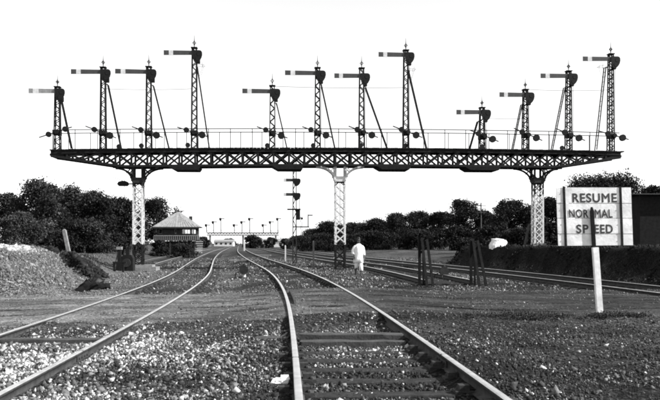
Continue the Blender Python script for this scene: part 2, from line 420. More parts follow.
# ------------------------------------------------------------------ loose stones
CUBE = np.array([(1,0,0),(-1,0,0),(0,1,0),(0,-1,0),(0,0,1),(0,0,-1)], float)*1.35
CF = np.array([(0,2,4),(2,1,4),(1,3,4),(3,0,4),(2,0,5),(1,2,5),(3,1,5),(0,3,5)])
def stones(name, label, X, Y, R, tone, sink=0.3):
    n = len(X); V = CUBE[None]*(0.62 + 0.38*rng.random((n,6,1))) + rng.normal(0, .24, (n,6,3))
    V = V*(0.55 + 0.5*rng.random((n,1,3)))
    q = rng.normal(size=(n,4)); q /= np.linalg.norm(q, axis=1)[:,None]; w,x,y,z = q.T
    Rm = np.stack([1-2*(y*y+z*z),2*(x*y-z*w),2*(x*z+y*w),2*(x*y+z*w),1-2*(x*x+z*z),2*(y*z-x*w),2*(x*z-y*w),2*(y*z+x*w),1-2*(x*x+y*y)],-1).reshape(n,3,3)
    V = np.einsum('nij,nkj->nki', Rm, V)*R[:,None,None]
    Z = height(X, Y) + R*(0.5-sink)
    V = V + np.stack([X, Y, Z], -1)[:,None,:]
    Fs = (CF[None] + (np.arange(n)*6)[:,None,None]).reshape(-1,3)
    o = link(name, npmesh(name, V.reshape(-1,3), Fs, 'stone', np.repeat(tone, 6)))
    return tag(o, label, 'stones', kind='stuff')
def scatter(n, x0, x1, y0, y1, dens):
    X = rng.uniform(x0, x1, n); Y = rng.uniform(y0, y1, n); k = rng.random(n) < dens(X, Y); return X[k], Y[k]
def clear_rails(X, Y, m=.085):
    ok = np.ones(len(X), bool)
    for k, (fn, rh) in TR.items():
        if k in ('siding', 'third'): continue
        d = np.abs(np.abs(X - fn(Y)) - GAUGE/2); ok &= d > m
    return ok
def dens_fg(X, Y):
    rw = road_w(X, Y)
    d = X - mainX(Y)
    left = d < -.9; inside = np.abs(d) < .8
    n = fbm(X*0.9, Y*0.9, 81)
    v = np.where(left, 0.55 + 0.5*(n-.35), np.where(inside, 0.7, np.clip(1.7*(n-.30), .10, .8)))
    v = np.where(d > 3.0, v*0.8, v)
    fade = 1 - sstep(11.0, 13.6, Y - 0.10*X)*0.75
    return np.clip(v*fade*(1-rw), 0, 1)
X, Y = scatter(230000, -8.5, 9.5, 4.6, 15.5, dens_fg)
k = clear_rails(X, Y); X, Y = X[k], Y[k]
# sleepers of the main line stay mostly clear
d = X - mainX(Y); n = fbm(X*1.3, Y*1.3, 82)
leftw = 1 - sstep(-4.5, -0.9, d)
R = rng.gamma(4.5, .0036, len(X))*(1 + .30*(1-sstep(-4, -1, d))); R = np.clip(R, .007, .055)
base = np.where(d < -.9, .060 + .080*leftw, np.where(np.abs(d) < .9, .055, .030))
tone = base*np.exp(rng.normal(0, .85, len(X)))*np.clip(1+3.2*(n-.5), .25, 2.0)
tone = np.where(rng.random(len(X)) < np.where(d < -.9, .03+.035*leftw, .02), rng.uniform(.25, .6, len(X)), tone)
stones('foreground_ballast', 'broken stone ballast spread over the foreground between and beside the rails', X, Y, R, np.clip(tone, .02, .75))
def dens_mound(X, Y):
    z = height(X, Y, False); return np.clip((z-.12)*2.2, 0, 1)*(X < -7.2)*(0.45+0.75*fbm(X*.8, Y*.8, 83))
X, Y = scatter(90000, -19, -7.2, 19.0, 34, dens_mound)
R = np.clip(rng.gamma(3.0, .010, len(X)), .012, .10)
crest = sstep(1.05, 1.4, height(X, Y, False))*(Y < 30)*(X < -11)
tone = np.clip((.085 + .24*crest)*np.exp(rng.normal(0, .45, len(X))), .05, .8)
stones('mound_rubble', 'pale rubble covering the spoil mound at the left', X, Y, R*(1+.9*crest), tone)
X, Y = scatter(50000, -11, 12, 22.5, 44, lambda X, Y: (1-road_w(X, Y))*np.clip(1.8*(fbm(X*.7, Y*.7, 84)-.3), 0, 1))
k = clear_rails(X, Y, .12) & (height(X, Y, False) < .35); X, Y = X[k], Y[k]
R = np.clip(rng.gamma(4, .0075, len(X)), .012, .06); tone = np.clip(.08*np.exp(rng.normal(0, .6, len(X))), .03, .7)
stones('far_ballast', 'scattered stones between the tracks beyond the dirt crossing', X, Y, R, tone)

X, Y = scatter(42000, -10, 12, 13.2, 24.8, lambda X, Y: road_w(X, Y)*np.clip(2.2*(fbm(X*.9, Y*.5, 85)-.36) + .8*sstep(2.6, 4.6, np.abs(Y-.11*X-18.2)), .03, 1))
k = clear_rails(X, Y, .10); X, Y = X[k], Y[k]
R = np.clip(rng.gamma(3, .0042, len(X)), .006, .045); tone = np.clip(.075*np.exp(rng.normal(0, .6, len(X))), .02, .5)
stones('road_pebbles', 'small pebbles and grit strewn over the dirt crossing', X, Y, R, tone, .1)

X, Y = scatter(36000, -15, 9, 44, 80, lambda X, Y: np.clip(1.9*(fbm(X*.6, Y*.4, 86)-.33), 0, 1))
k = clear_rails(X, Y, .12) & (height(X, Y, False) < .35); X, Y = X[k], Y[k]
R = np.clip(rng.gamma(4, .012, len(X)), .02, .10); tone = np.clip(.06*np.exp(rng.normal(0, .6, len(X))), .02, .5)
stones('distant_ballast', 'scattered stones between the tracks behind the gantry', X, Y, R, tone)
X, Y = scatter(30000, 7, 24, 17, 54, lambda X, Y: sstep(0, .5, X-TR['fourth'][0](Y)-1.8)*np.clip(2.2*(fbm(X*.7, Y*.7, 87)-.33), 0, 1))
k = clear_rails(X, Y, .2); X, Y = X[k], Y[k]
R = np.clip(rng.gamma(3, .016, len(X)), .015, .15); tone = np.clip(.009*np.exp(rng.normal(0, .5, len(X))), .004, .06)
stones('bank_coal', 'black lumps covering the dark bank at the right', X, Y, R, tone)

def boulder(label, x, y, r, tone, seed, sx=1.0, cat='stone', group=None):
    rr = np.random.default_rng(seed); b = MB(); n, m_ = 9, 6; vs_ = []
    for i in range(m_+1):
        for j in range(n):
            th, ph = math.pi*i/m_, 2*math.pi*j/n; q = r*(1 + .22*rr.normal())
            vs_.append((q*sx*math.sin(th)*math.cos(ph), q*math.sin(th)*math.sin(ph), q*.7*math.cos(th)))
    fs = [(i*n+j, i*n+(j+1)%n, (i+1)*n+(j+1)%n, (i+1)*n+j) for i in range(m_) for j in range(n)]
    b.add(vs_, fs); o = b.build('loose_stone', tone, None, (x, y, H(x, y) + r*.3)); return tag(o, label, cat, group)
boulder('large white stone close beside the left rail of the main line', -0.50, 7.6, .075, 'cloth', 3, 1.2)
for i, (x, y, r, lb) in enumerate([(-11.6, 24.6, .16, 'big pale rock at the right end of the white heap on the mound'),
                                   (-12.6, 25.2, .22, 'biggest pale rock in the white heap on top of the mound'),
                                   (-13.5, 25.0, .19, 'pale rock on the crest of the mound at the left edge'),
                                   (-12.2, 26.4, .20, 'pale rock on the far side of the white heap on the mound')]):
    boulder(lb, x, y, r, 'tarp', 20+i, 1.2, 'rock', 'pale rocks on the mound')

# ------------------------------------------------------------------ near signal gantry
PSI = math.radians(4.0); GY0 = 46.0; cP, sP = math.cos(PSI), math.sin(PSI)
def s_of(x): u = (x-CX)/F; return GY0*u/(cP - u*sP)
def dep(s): return GY0 + s*sP
def gz(y, s): return EYE + (HOR-y)/F*dep(s)
def deckz(s): return 7.30 + .00626*s - .000533*s*s
def gw(s, y=0.0, z=0.0): return Vector((s*cP - y*sP, GY0 + s*sP + y*cP, z))     # gantry local -> world
gan = thing('signal_gantry', 'long black lattice girder gantry on three columns spanning the tracks', 'gantry', (0, GY0, 0), PSI)
SL, SR = s_of(54), s_of(616); CL, CM, CR = s_of(138.5), s_of(340), s_of(537.5)
KL, KR = s_of(127), s_of(549)
def depth_(s):
    if s < KL: return .44 + (1.14-.44)*(s-SL)/(KL-SL)
    if s > KR: return .44 + (1.14-.44)*(SR-s)/(SR-KR)
    return 1.10
YF, YB = -.62, .62
def sweep(name, zf, y, w, h, a, b, m_, n=40):
    mb = MB()
    ss = [a + (b-a)*i/n for i in range(n+1)]; ss = sorted(set(ss + [q for q in (KL, KR) if a < q < b]))
    for p, q in zip(ss[:-1], ss[1:]):
        mb.bar((p, y, zf(p)), (q, y, zf(q)), w, h, (0,0,1))
    return mb.build(name, m_, gan)
for y in (YF, YB):
    sweep('top_chord', lambda s: deckz(s)-.165, y, .12, .19, SL, SR, 'iron')
    sweep('bottom_chord', lambda s: deckz(s)-depth_(s)+.05, y, .13, .13, SL, SR, 'iron')
dk = MB(); s = SL-.05; r = random.Random(3)
while s < SR:
    z = deckz(s) + r.uniform(-.008, .008); e = r.uniform(-.02, .03)
    dk.box(s, s+.205, -.74-e, .74+e, z-.066, z); s += .225
tag(dk.build('deck_planks', 'darktimber', gan), kind='stuff')
# panels
npan = 37; ps = [SL + (SR-SL)*i/npan for i in range(npan+1)]
sh = {}
for i in range(npan):
    a, b = ps[i], ps[i+1]; za, zb = deckz(a)-.24, deckz(b)-.24; ba, bb = deckz(a)-depth_(a)+.1, deckz(b)-depth_(b)+.1
    for y in (YF, YB):
        for p, q, yo in (((a, ba), (b, zb), -.016), ((a, za), (b, bb), .016)):
            key = None
            mid = ((p[0]+q[0])/2, (p[1]+q[1])/2); key = (round(q[0]-p[0], 2), round(q[1]-p[1], 2))
            if key not in sh:
                hx, hz = (q[0]-p[0])/2, (q[1]-p[1])/2
                sh[key] = MB().bar((-hx,0,-hz), (hx,0,hz), .11, .018, (0,1,0)).mesh('diagonal_brace', 'iron')
            link('diagonal_brace', sh[key], gan, (mid[0], y+yo, mid[1]))
for i in range(npan+1):
    a = ps[i]
    for y in (YF, YB):
        key = ('v', round(depth_(a), 2))
        if key not in sh:
            h = depth_(a)-.30; sh[key] = MB().box(-.06, .06, -.03, .03, -h/2, h/2).mesh('upright_member', 'iron')
        link('upright_member', sh[key], gan, (a, y, deckz(a)-.24-(depth_(a)-.30)/2))
    if i % 2 == 0:
        if 'x' not in sh: sh['x'] = MB().box(-.04, .04, YF+.07, YB-.07, -.035, .035).mesh('cross_member', 'iron')
        link('cross_member', sh['x'], gan, (a, 0, deckz(a)-depth_(a)+.05))
# handrails
for y, off in ((-.70, .0), (.70, .55)):
    for dz, w in ((1.13, .026), (.62, .0)):
        if w:
            mb = MB(); ss = [SL+.1 + (SR-SL-.2)*i/30 for i in range(31)]
            mb.tube([(q, y, deckz(q)+dz) for q in ss], w, 6); mb.build('handrail', 'iron', gan)
    hp = MB().tube([(0,0,-.12),(0,0,1.13)], .022, 6).mesh('handrail_post', 'iron')
    q = SL + .12 + off
    while q < SR: link('handrail_post', hp, gan, (q, y, deckz(q))); q += 1.30
# smoke boards hanging under the girder above the tracks
for x0, x1 in ((170, 201), (272, 303), (375, 409), (462, 497)):
    a, b = s_of(x0), s_of(x1); z = deckz((a+b)/2) - 1.10
    mb = MB(); mb.plate([(a, z-.02), (b, z-.02), (b-.02, z-.08), (b-.12, z-.22), (a+.35, z-.22)], -.8, .8)
    mb.build('smoke_board', 'darktimber', gan)
# columns
def column(sc_, top_z, base_z, wx, white_from, white_to, haunch_mat, cap_mat, found=None):
    g0 = base_z
    c = MB(); hx, hy = wx/2, .30
    def posts(z0, z1, name, m_, par=None):
        out = []
        for sx in (-1, 1):
            for sy in (-1, 1):
                mb = MB(); x, y = sx*hx, sy*hy
                mb.box(min(x, x-sx*.10), max(x, x-sx*.10), y-.012*sy-.012, y-.012*sy+.012, z0, z1)
                mb.box(min(x, x-sx*.022), max(x, x-sx*.022), min(y-.026*sy, y-sy*.11), max(y-.026*sy, y-sy*.11), z0, z1)
                mb.build(name, m_, par)
    cm_ = MB()
    for z in (g0+.02, white_from-.03, top_z-1.0): cm_.box(-hx+.03, hx-.03, -hy+.03, hy-.03, z, z+.03)
    cm_.bar((0,0,g0+.02), (0,0,top_z-.97), .03, .03)
    col = cm_.build('column', 'irongrey', gan, (sc_, 0, 0))
    posts(white_from+.001, white_to, 'corner_angle', 'white', col)
    posts(g0-.3, white_from, 'lower_corner_angle', 'iron', col)
    posts(white_to+.001, top_z, 'upper_corner_angle', cap_mat, col)
    nb = 11; zz = [g0+.1 + (top_z-.75-g0)*i/nb for i in range(nb+1)]
    dz = zz[1]-zz[0]
    if ('lb', wx) not in sh:
        for nm, mt in (('w', 'white'), ('d', 'iron')):
            sh[('lb', wx, nm, 1)] = MB().bar((-hx+.05,0,0), (hx-.05,0,dz), .055, .012, (0,1,0)).mesh('lattice_bar', mt)
            sh[('lb', wx, nm, 2)] = MB().bar((0,-hy+.06,0), (0,hy-.06,dz), .055, .012, (1,0,0)).mesh('lattice_bar', mt)
        sh[('lb', wx)] = 1
    for i in range(nb):
        nm = 'w' if white_from-.2 < zz[i] < white_to else 'd'
        for y in (-hy-.003, hy+.003):
            link('lattice_bar', sh[('lb', wx, nm, 1)], col, (0, y-.008, zz[i]))
            o = link('lattice_bar', sh[('lb', wx, nm, 1)], col, (0, y+.008, zz[i])); o.rotation_euler = (0, 0, math.pi)
        for x in (-hx-.004, hx+.004):
            link('lattice_bar', sh[('lb', wx, nm, 2)], col, (x-.008, 0, zz[i]))
            o = link('lattice_bar', sh[('lb', wx, nm, 2)], col, (x+.008, 0, zz[i])); o.rotation_euler = (0, 0, math.pi)
    # capital: flared plates and curved brackets
    cp = MB(); tz = top_z
    cp.plate([(-hx-.16, tz-.62), (hx+.16, tz-.62), (hx+.05, tz-.75), (hx+.0, tz-.95), (-hx, tz-.95), (-hx-.05, tz-.75)], -hy-.05, hy+.05)
    cp.build('capital', cap_mat if cap_mat != 'iron' else 'irongrey', col)
    for sx in (-1, 1):
        for y in (-hy-.08, hy+.04):
            mb = MB(); R_ = 1.12; pts = []
            for k in range(11):
                a = math.pi/2*k/10; pts.append((sx*(hx + R_*(1-math.cos(a))), y, tz-.85 + (.82)*math.sin(a)))
            for p, q in zip(pts[:-1], pts[1:]): mb.bar(p, q, .11, .05, (0,1,0))
            mb.bar((sx*(hx+.02), y, tz-.85), (sx*(hx+.02), y, tz-.06), .06, .04, (0,1,0))
            mb.bar((sx*(hx+.05), y, tz-.08), (sx*(hx+.34), y, tz-.36), .06, .03, (0,1,0))
            mb.build('haunch_bracket', haunch_mat, col)
    if found:
        fb = MB(); fb.box(-found[0], found[1], -.75, .75, g0-.4, g0+found[2]); fb.box(-found[0]+.35, found[1]-.25, -.6, .6, g0+found[2], g0+found[2]+.12)
        fb.build('foundation', 'concrete', col)
    return col
zb_ = lambda s: deckz(s) - 1.08
for s_, mt, cm, wx, fd in ((CL, 'iron', 'irongrey', .62, (1.2, 1.15, .22)), (CM, 'white', 'white', .66, None), (CR, 'iron', 'iron', .62, (.6, .6, .1))):
    w = gw(s_); gb = H(w.x, w.y)
    column(s_, zb_(s_), gb, wx, gz(244.5, s_), gz(188, s_) if s_ != CR else gz(196, s_), mt, cm, fd)

# ------------------------------------------------------------------ semaphore signals on the gantry
def signal_parts():
    fin = MB()
    fin.lathe([(.05,0),(.05,.03),(.025,.06),(.025,.13),(.05,.15),(.02,.18)], 8)
    pts = [(.0,0,.18),(.10,0,.28),(.0,0,.38),(-.10,0,.28),(.0,0,.18)]
    for a, b in zip(pts[:-1], pts[1:]): fin.bar(a, b, .035, .035, (0,1,0))
    for a, b in zip(pts[:-1], pts[1:]): fin.bar((0,a[0],a[2]), (0,b[0],b[2]), .035, .035, (1,0,0))
    fin.lathe([(.022,.37),(.03,.42),(.018,.46),(.006,.74)], 8)
    return fin.mesh('finial', 'irongrey')
FIN = signal_parts()
def spect_mesh(k=1.0):
    poly = [(-.10,.16),(.36,.16),(.46,.13),(.52,.04),(.53,-.12),(.49,-.30),(.40,-.46),(.28,-.58),(.14,-.64),(.02,-.58),(-.05,-.40),(-.10,-.16)]
    return MB().plate([(x*k, z*k) for x, z in poly], -.03, .03).mesh('spectacle', 'iron')
SPEC = spect_mesh(.94)
LENS = MB().disc((0,0,0), .13, .02, 14).mesh('lens', 'iron')
WGT = MB().disc((0,0,0), .165, .13, 14).mesh('counterweight', 'iron')
WGTB = MB().disc((0,0,0), .21, .15, 14).mesh('counterweight', 'iron')
PUL = MB().disc((0,0,0), .15, .05, 14).mesh('pulley', 'iron')
def mast_mesh(h, wb, wt, n):
    m1, m2 = MB(), MB()
    for sx in (-1, 1):
        for sy in (-1, 1):
            m1.bar((sx*wb/2, sy*wb/2, 0), (sx*wt/2, sy*wt/2, h), .06, .06, (0,1,0))
    wz = lambda z: wb + (wt-wb)*z/h
    for i in range(n):
        z0, z1 = h*i/n, h*(i+1)/n; a, b = (1, -1) if i % 2 else (-1, 1)
        for sy in (-1, 1):
            m2.bar((a*wz(z0)/2, sy*wz(z0)/2, z0), (b*wz(z1)/2, sy*wz(z1)/2, z1), .05, .012, (0,1,0))
            m2.bar((sy*wz(z0)/2, a*wz(z0)/2, z0), (sy*wz(z1)/2, b*wz(z1)/2, z1), .05, .012, (1,0,0))
    for zc in (h-.012,): m1.box(-wt/2-.07, wt/2+.07, -wt/2-.07, wt/2+.07, zc, zc+.05)
    m1.box(-wb/2-.05, wb/2+.05, -wb/2-.05, wb/2+.05, 0, .04)
    return m1, m2
def signal(px, arm_y, tip, fin_y, lad, lev, label, pulley=(), big=1, pale=False, hoop=0):
    s = s_of(px); dz = deckz(s); k = dep(s)/F
    root = thing('semaphore_signal', label, 'signal', gw(s, 0, dz+.001), PSI, 'semaphore signals on the near gantry')
    za = gz(arm_y, s) - dz; hm = gz(fin_y, s) - dz - .74
    m1, m2 = mast_mesh(hm, .34, .24, max(8, int(hm/.27)))
    mo = m1.build('mast', 'iron', root); tag(m2.build('lattice', 'iron', mo), kind='stuff')
    link('finial', FIN, root, (0, 0, hm+.038))
    # arm, pivoted in front of the mast
    L = (px-tip)*k; ya = -.20; hh = .135
    ar = MB(); ar.plate([(-L, -hh-.01), (-L, hh+.01), (.10, hh-.01), (.10, -hh+.01)], -.014, .014)
    ao = ar.build('arm', 'armpale' if pale else 'armgrey', root, (0, ya, za))
    ao.rotation_euler = (0, random.uniform(-.012, .012), 0)
    st = MB(); q0, q1 = -L + L*.17, -L + L*.31
    if pale: q0, q1 = -L + L*.15, -L + L*.36
    st.box(q0, q1, -.018, .018, -hh-.012, hh+.012); st.build('arm_band', 'armwhite', ao)
    sp = link('spectacle', SPEC, root, (0, ya-.05, za))
    link('lens', LENS, sp, (.30, -.03, -.06)); link('lens', LENS, sp, (.22, -.03, -.36))
    lb = MB(); lb.box(.12, .34, -.06, .16, za-.58, za-.30); lb.lathe([(.07,0),(.03,.09)], 8, (.23, .05, za-.30)); lb.build('lamp', 'iron', root)
    rd = MB(); rd.tube([(.22, ya-.02, 1.0), (.20, ya-.02, za-.05)], .012, 5); rd.build('down_rod', 'iron', root)
    # ladder, rungs running into the depth
    (x0, y0), (x1, y1) = lad
    p = Vector(((x0-px)*k, .10, gz(y0, s)-dz)); q = Vector(((x1-px)*k, .10, max(.02, gz(y1, s)-dz)))
    lo_ = MB()
    for sy in (-.15, .15): lo_.bar(p + Vector((0,sy,0)), q + Vector((0,sy,0)), .065, .03, (0,1,0))
    sgn = 1 if q.x > p.x else -1
    for sy in (-.15, .15): lo_.bar(p + Vector((0,sy,-.02)), (sgn*.10, sy*.8, p.z+.02), .03, .03, (0,1,0))
    ldo = lo_.build('ladder', 'iron', root); ru = MB(); nr = int((p-q).length/.3)
    for i in range(1, nr): c = p + (q-p)*i/nr; ru.tube([c+Vector((0,-.15,0)), c+Vector((0,.15,0))], .012, 5)
    tag(ru.build('rungs', 'iron', ldo), kind='stuff')
    if hoop:
        hb = MB(); z = p.z+.02; x2 = hoop
        for dy in (-.25, .25): hb.tube([(0, dy, z), (x2, dy, z)], .010, 5)
        hb.tube([(x2, -.25, z), (x2, .25, z)], .010, 5)
        for dy in (-.25, .25): hb.tube([(x2*.85, dy, z), (x2*.72, dy, z-.35), (x2*.5, dy, z-.72)], .008, 5)
        hb.tube([(x2*.8, -.25, z+.14), (x2*.8, -.25, z-.02)], .010, 5); hb.tube([(x2*.8, .25, z+.14), (x2*.8, .25, z-.02)], .010, 5)
        hb.build('ladder_hoop', 'irongrey', root)
    # balance lever with two iron weights
    (lx0, ly0), (lx1, ly1) = lev
    a = Vector(((lx0-px)*k, -.30, gz(ly0, s)-dz)); b = Vector(((lx1-px)*k, -.30, gz(ly1, s)-dz))
    lv = MB(); lv.bar(a, b, .065, .03, (0,1,0)); lvo = lv.build('balance_lever', 'iron', root)
    link('counterweight', WGT, lvo, tuple(a + (b-a)*.29)); link('counterweight', WGTB if big else WGT, lvo, tuple(a + (b-a)*.79))
    c = a + (b-a)*.53; bk = MB(); bk.box(-.21, .21, -.27, .2, c.z-.16, c.z+.14); bk.disc((c.x, -.31, c.z), .13, .09); bk.build('lever_bracket', 'iron', root)
    for dx, zz in pulley:
        po = link('pulley', PUL, root, (dx, -.35, zz)); MB().box(-.03, .03, .03, .08, -zz, .04).build('pulley_stand', 'iron', po)
    return root
LAB = 'black semaphore signal on the near gantry, '
signal(57.5, 91.7, 30.4, 74.8, ((61,100),(71,148.5)), ((41,138.3),(73,127.5)), 'semaphore with arm coloured pale as if brightly lit at the left end of the near gantry', (), 0, True)
signal(103.2, 72.5, 72.5, 55.3, ((107.5,84),(120.5,148)), ((87,127),(117,138.5)), 'second semaphore from the left end of the near gantry, arm with white band near tip', ((1.0,.17),))
signal(148.8, 72.5, 116.4, 54.8, ((153,85),(168.5,148)), ((133,127.5),(163.5,138)), 'third semaphore from the left end of the near gantry, next to the tallest one', ((-.38,.18),))
signal(194.3, 53.6, 164.6, 35.9, ((197,66),(209,148)), ((178,128),(209,137.5)), 'tallest semaphore of the left four on the near gantry, wire hoop at its ladder top', ((-.35,.2),), hoop=.62)
signal(272.3, 92.0, 242.6, 73.9, ((276.5,103),(287,148)), ((257,127.5),(287.5,138.5)), 'shortest semaphore of the middle four on the near gantry', ((-.3,.16),))
signal(317.5, 73.8, 285.0, 56.0, ((321,83),(335,148)), ((302,127.5),(332,138)), 'second semaphore of the middle four on the near gantry, ladder foot by the centre column', ((-.28,.16),))
signal(361.6, 76.5, 334.0, 56.4, ((365.5,87),(387.5,148)), ((348,127),(377.5,138)), 'third semaphore of the middle four with the widest leaning ladder', ((-.1,.17),))
signal(405.8, 55.6, 377.9, 38.6, ((408.5,70),(427,148.5)), ((392,127),(421.5,138)), 'tallest semaphore of the middle four on the near gantry, small hoop on its right', ((-.1,.17),), hoop=.58)
signal(482.0, 112.7, 455.2, 96.0, ((478,121),(469.5,150)), ((468.5,131),(497.5,142)), 'lowest semaphore on the near gantry, first of the right four', ((-.1,.17),))
signal(525.3, 95.5, 498.0, 78.0, ((522,104),(512.5,150)), ((512,129),(541,141)), 'second semaphore of the right four, plain dark arm, ladder on its left')
signal(568.5, 76.6, 538.8, 59.6, ((565,87),(552,150)), ((554,129.5),(583.5,141)), 'third semaphore of the right four on the near gantry', ((-.55,.17),))
signal(610.7, 59.7, 580.7, 42.6, ((605.5,67),(596,150)), ((597,132),(627,140)), 'tallest semaphore at the right end of the near gantry', (), hoop=-.78)
def wire(x0, y0, x1, y1, label):
    a, b = s_of(x0), s_of(x1); pts = []
    for i in range(13):
        t = i/12; s = a+(b-a)*t; z = gz(y0+(y1-y0)*t, s) - .06*4*t*(1-t); pts.append(gw(s, -.10, z))
    tag(MB().tube(pts, .013, 5).build('stay_wire', 'iron'), label, 'wire', 'stay wires between the semaphores')
wire(104.5, 89, 193, 89, 'thin stay wire between the masts of the left four semaphores')
wire(273.5, 86.6, 405, 87.8, 'thin stay wire between the masts of the middle four semaphores')
wire(526, 89.8, 609.5, 90.2, 'thin upper stay wire between the tall masts of the right four semaphores')
wire(483.5, 118, 524.5, 118.5, 'short low stay wire between the two shortest masts of the right four semaphores')

# small bracket signal on the left column
br = thing('bracket_disc_signal', 'small dark bracket signal jutting left from the left gantry column', 'signal', gw(CL-.33, -.12, gz(184, CL)), PSI)
MB().plate([(-.90,-.02),(-.82,.12),(-.62,.17),(-.42,.17),(-.26,.10),(-.22,-.04),(-.30,-.14),(-.80,-.14)], -.10, .10).build('lamp_body', 'iron', br)
MB().box(-.30, .04, -.04, .04, -.04, .03).build('bracket_arm', 'iron', br)
MB().tube([(-.55,0,.16),(-.85,0,.30),(-1.15,0,.38)], .014, 5).build('upper_rod', 'irongrey', br)
MB().tube([(-.45,0,.16),(-.72,0,.40),(-1.02,0,.44)], .012, 5).build('upper_rod', 'irongrey', br)
MB().tube([(-.48,0,-.1),(-.48,0,-.72)], .016, 5).build('hanging_rod', 'irongrey', br)

# black boxes at the foot of the left column
def at(x, Z): X_ = X_at(x, Z); return Vector((X_, Z, H(X_, Z)))
c = at(119.5, 43.8); t = thing('lever_stand', 'narrow black lever stand with a pale cap left of the left gantry column', 'lever stand', c)
MB().box(-.16, .16, -.16, .16, -.15, .55).build('base', 'iron', t); MB().box(-.10, .10, -.10, .10, .55, 1.25).build('post', 'iron', t)
MB().box(-.15, .15, -.13, .13, 1.25, 1.42).build('cap', 'concrete', t); MB().bar((-.06,-.12,1.1), (-.12,-.5,.35), .05, .03).build('handle', 'iron', t)
c = at(127.8, 44.0); t = thing('signal_wire_drum', 'squat black wire drum box against the foot of the left gantry column', 'cabinet', c)
MB().plate([(-.36,-.1),(.36,-.1),(.36,.75),(.24,.95),(-.2,.95),(-.36,.75)], -.25, .25).build('case', 'iron', t)
MB().disc((0,-.3,.48), .25, .08).build('wheel', 'irongrey', t); MB().box(-.10,.1,-.1,.1,.95,1.28).build('chimney', 'iron', t)
c = at(117.5, 42.3); t = thing('iron_frame', 'low black iron frame on the ground beside the concrete foundation', 'frame', c)
for x in (-.18, .32): MB().box(x-.05, x+.05, -.05, .05, -.2, .50).build('leg', 'iron', t)
MB().box(-.26, .50, -.06, .06, .50, .59).build('top_bar', 'iron', t); MB().bar((-.16,-.07,.05), (.32,-.07,.45), .05, .03).build('brace', 'iron', t)

# ------------------------------------------------------------------ leaning iron frames that end the third track
def frame(xv, l1, l2, label):
    Z = 27.9; c = P(xv, HOR, Z); gx0 = c.x; root = thing('post_frame', label, 'post frame', (gx0, Z, H(gx0, Z)), 0, 'iron frames at the end of the third track')
    g0 = root.location.z
    def loc(x, y, Zz): p = P(x, y, Zz); return (p.x-gx0, p.y-Z, p.z-g0)
    MB().bar((0,0,-.3), loc(xv, 240.5, Z), .10, .10).build('upright', 'darktimber', root)
    MB().bar((.17,.12,-.3), (.15,.12,1.35), .07, .07).build('upright', 'darktimber', root)
    for (xa, ya, xb) in (l1, l2):
        p = loc(xa, ya, Z-.05); gx1 = P(xb, HOR, 27.2).x; q = (gx1-gx0, -.7, H(gx1, 27.2)-g0-.12)
        MB().bar(q, p, .09, .09).build('leaning_strut', 'darktimber', root)
    MB().bar((.0,-.02,1.2), loc(l2[0], 247, Z-.08), .07, .07).build('tie_bar', 'iron', root)
frame(419.5, (421.8, 238, 427.5), (427, 239.7, 433.5), 'left pair of leaning dark struts with upright, nearer the walking man')
frame(471, (473, 240.6, 480), (477.5, 240.6, 487), 'right pair of leaning dark struts with upright, nearer the speed sign')

# ------------------------------------------------------------------ speed sign
Zs_ = 15.7; bx0 = X_at(600.5, Zs_); sg = thing('speed_sign', 'white board sign reading RESUME NORMAL SPEED on a leaning post', 'sign', (bx0, Zs_, H(bx0, Zs_)))
sz0 = sg.location.z; kk = Zs_/F
def sp_(x, y, dy=0.0): return ((x-600.5)*kk, dy, EYE + (HOR-y)*kk - sz0)
MB().bar((0, -.02, -.3), sp_(594.8, 247.5, -.02), .118, .10, (0,1,0)).build('post', 'signwhite', sg)
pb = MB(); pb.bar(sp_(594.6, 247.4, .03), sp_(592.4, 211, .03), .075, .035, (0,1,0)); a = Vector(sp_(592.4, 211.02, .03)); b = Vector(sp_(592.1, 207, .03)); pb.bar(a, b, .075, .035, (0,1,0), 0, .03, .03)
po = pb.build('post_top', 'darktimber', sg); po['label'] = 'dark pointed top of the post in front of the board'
rows = [(187.3, 202.9), (203.3, 217.9), (218.3, 233.6), (234.0, 245.8)]
for i, (ya, yb) in enumerate(rows):
    def ex(y): return (y-187)/59*2.3
    pts = [(557+ex(ya), ya), (632+ex(ya), ya), (632+ex(yb), yb-.6*(i==3)), (557+ex(yb), yb)]
    MB().plate([(sp_(x, y)[0], sp_(x, y)[2]) for x, y in pts], .055+.004*(i % 2), .085).build('plank', 'signwhite', sg)
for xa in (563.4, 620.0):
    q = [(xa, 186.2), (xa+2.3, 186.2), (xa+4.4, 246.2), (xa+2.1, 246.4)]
    MB().plate([(sp_(x, y)[0], sp_(x, y)[2]) for x, y in q], .042, .0545).build('dark_strip', 'iron', sg)  # narrow dark upright strips across the planks
for xa in (563.4, 620.0):
    for y in (191, 200, 207, 215, 222, 231, 238, 243):
        x = xa + 1.15 + (y-186.2)/60*2.1; c = sp_(x, y); MB().disc((c[0], .038, c[2]), .014, .012, 8).build('bolt', 'irongrey', sg)
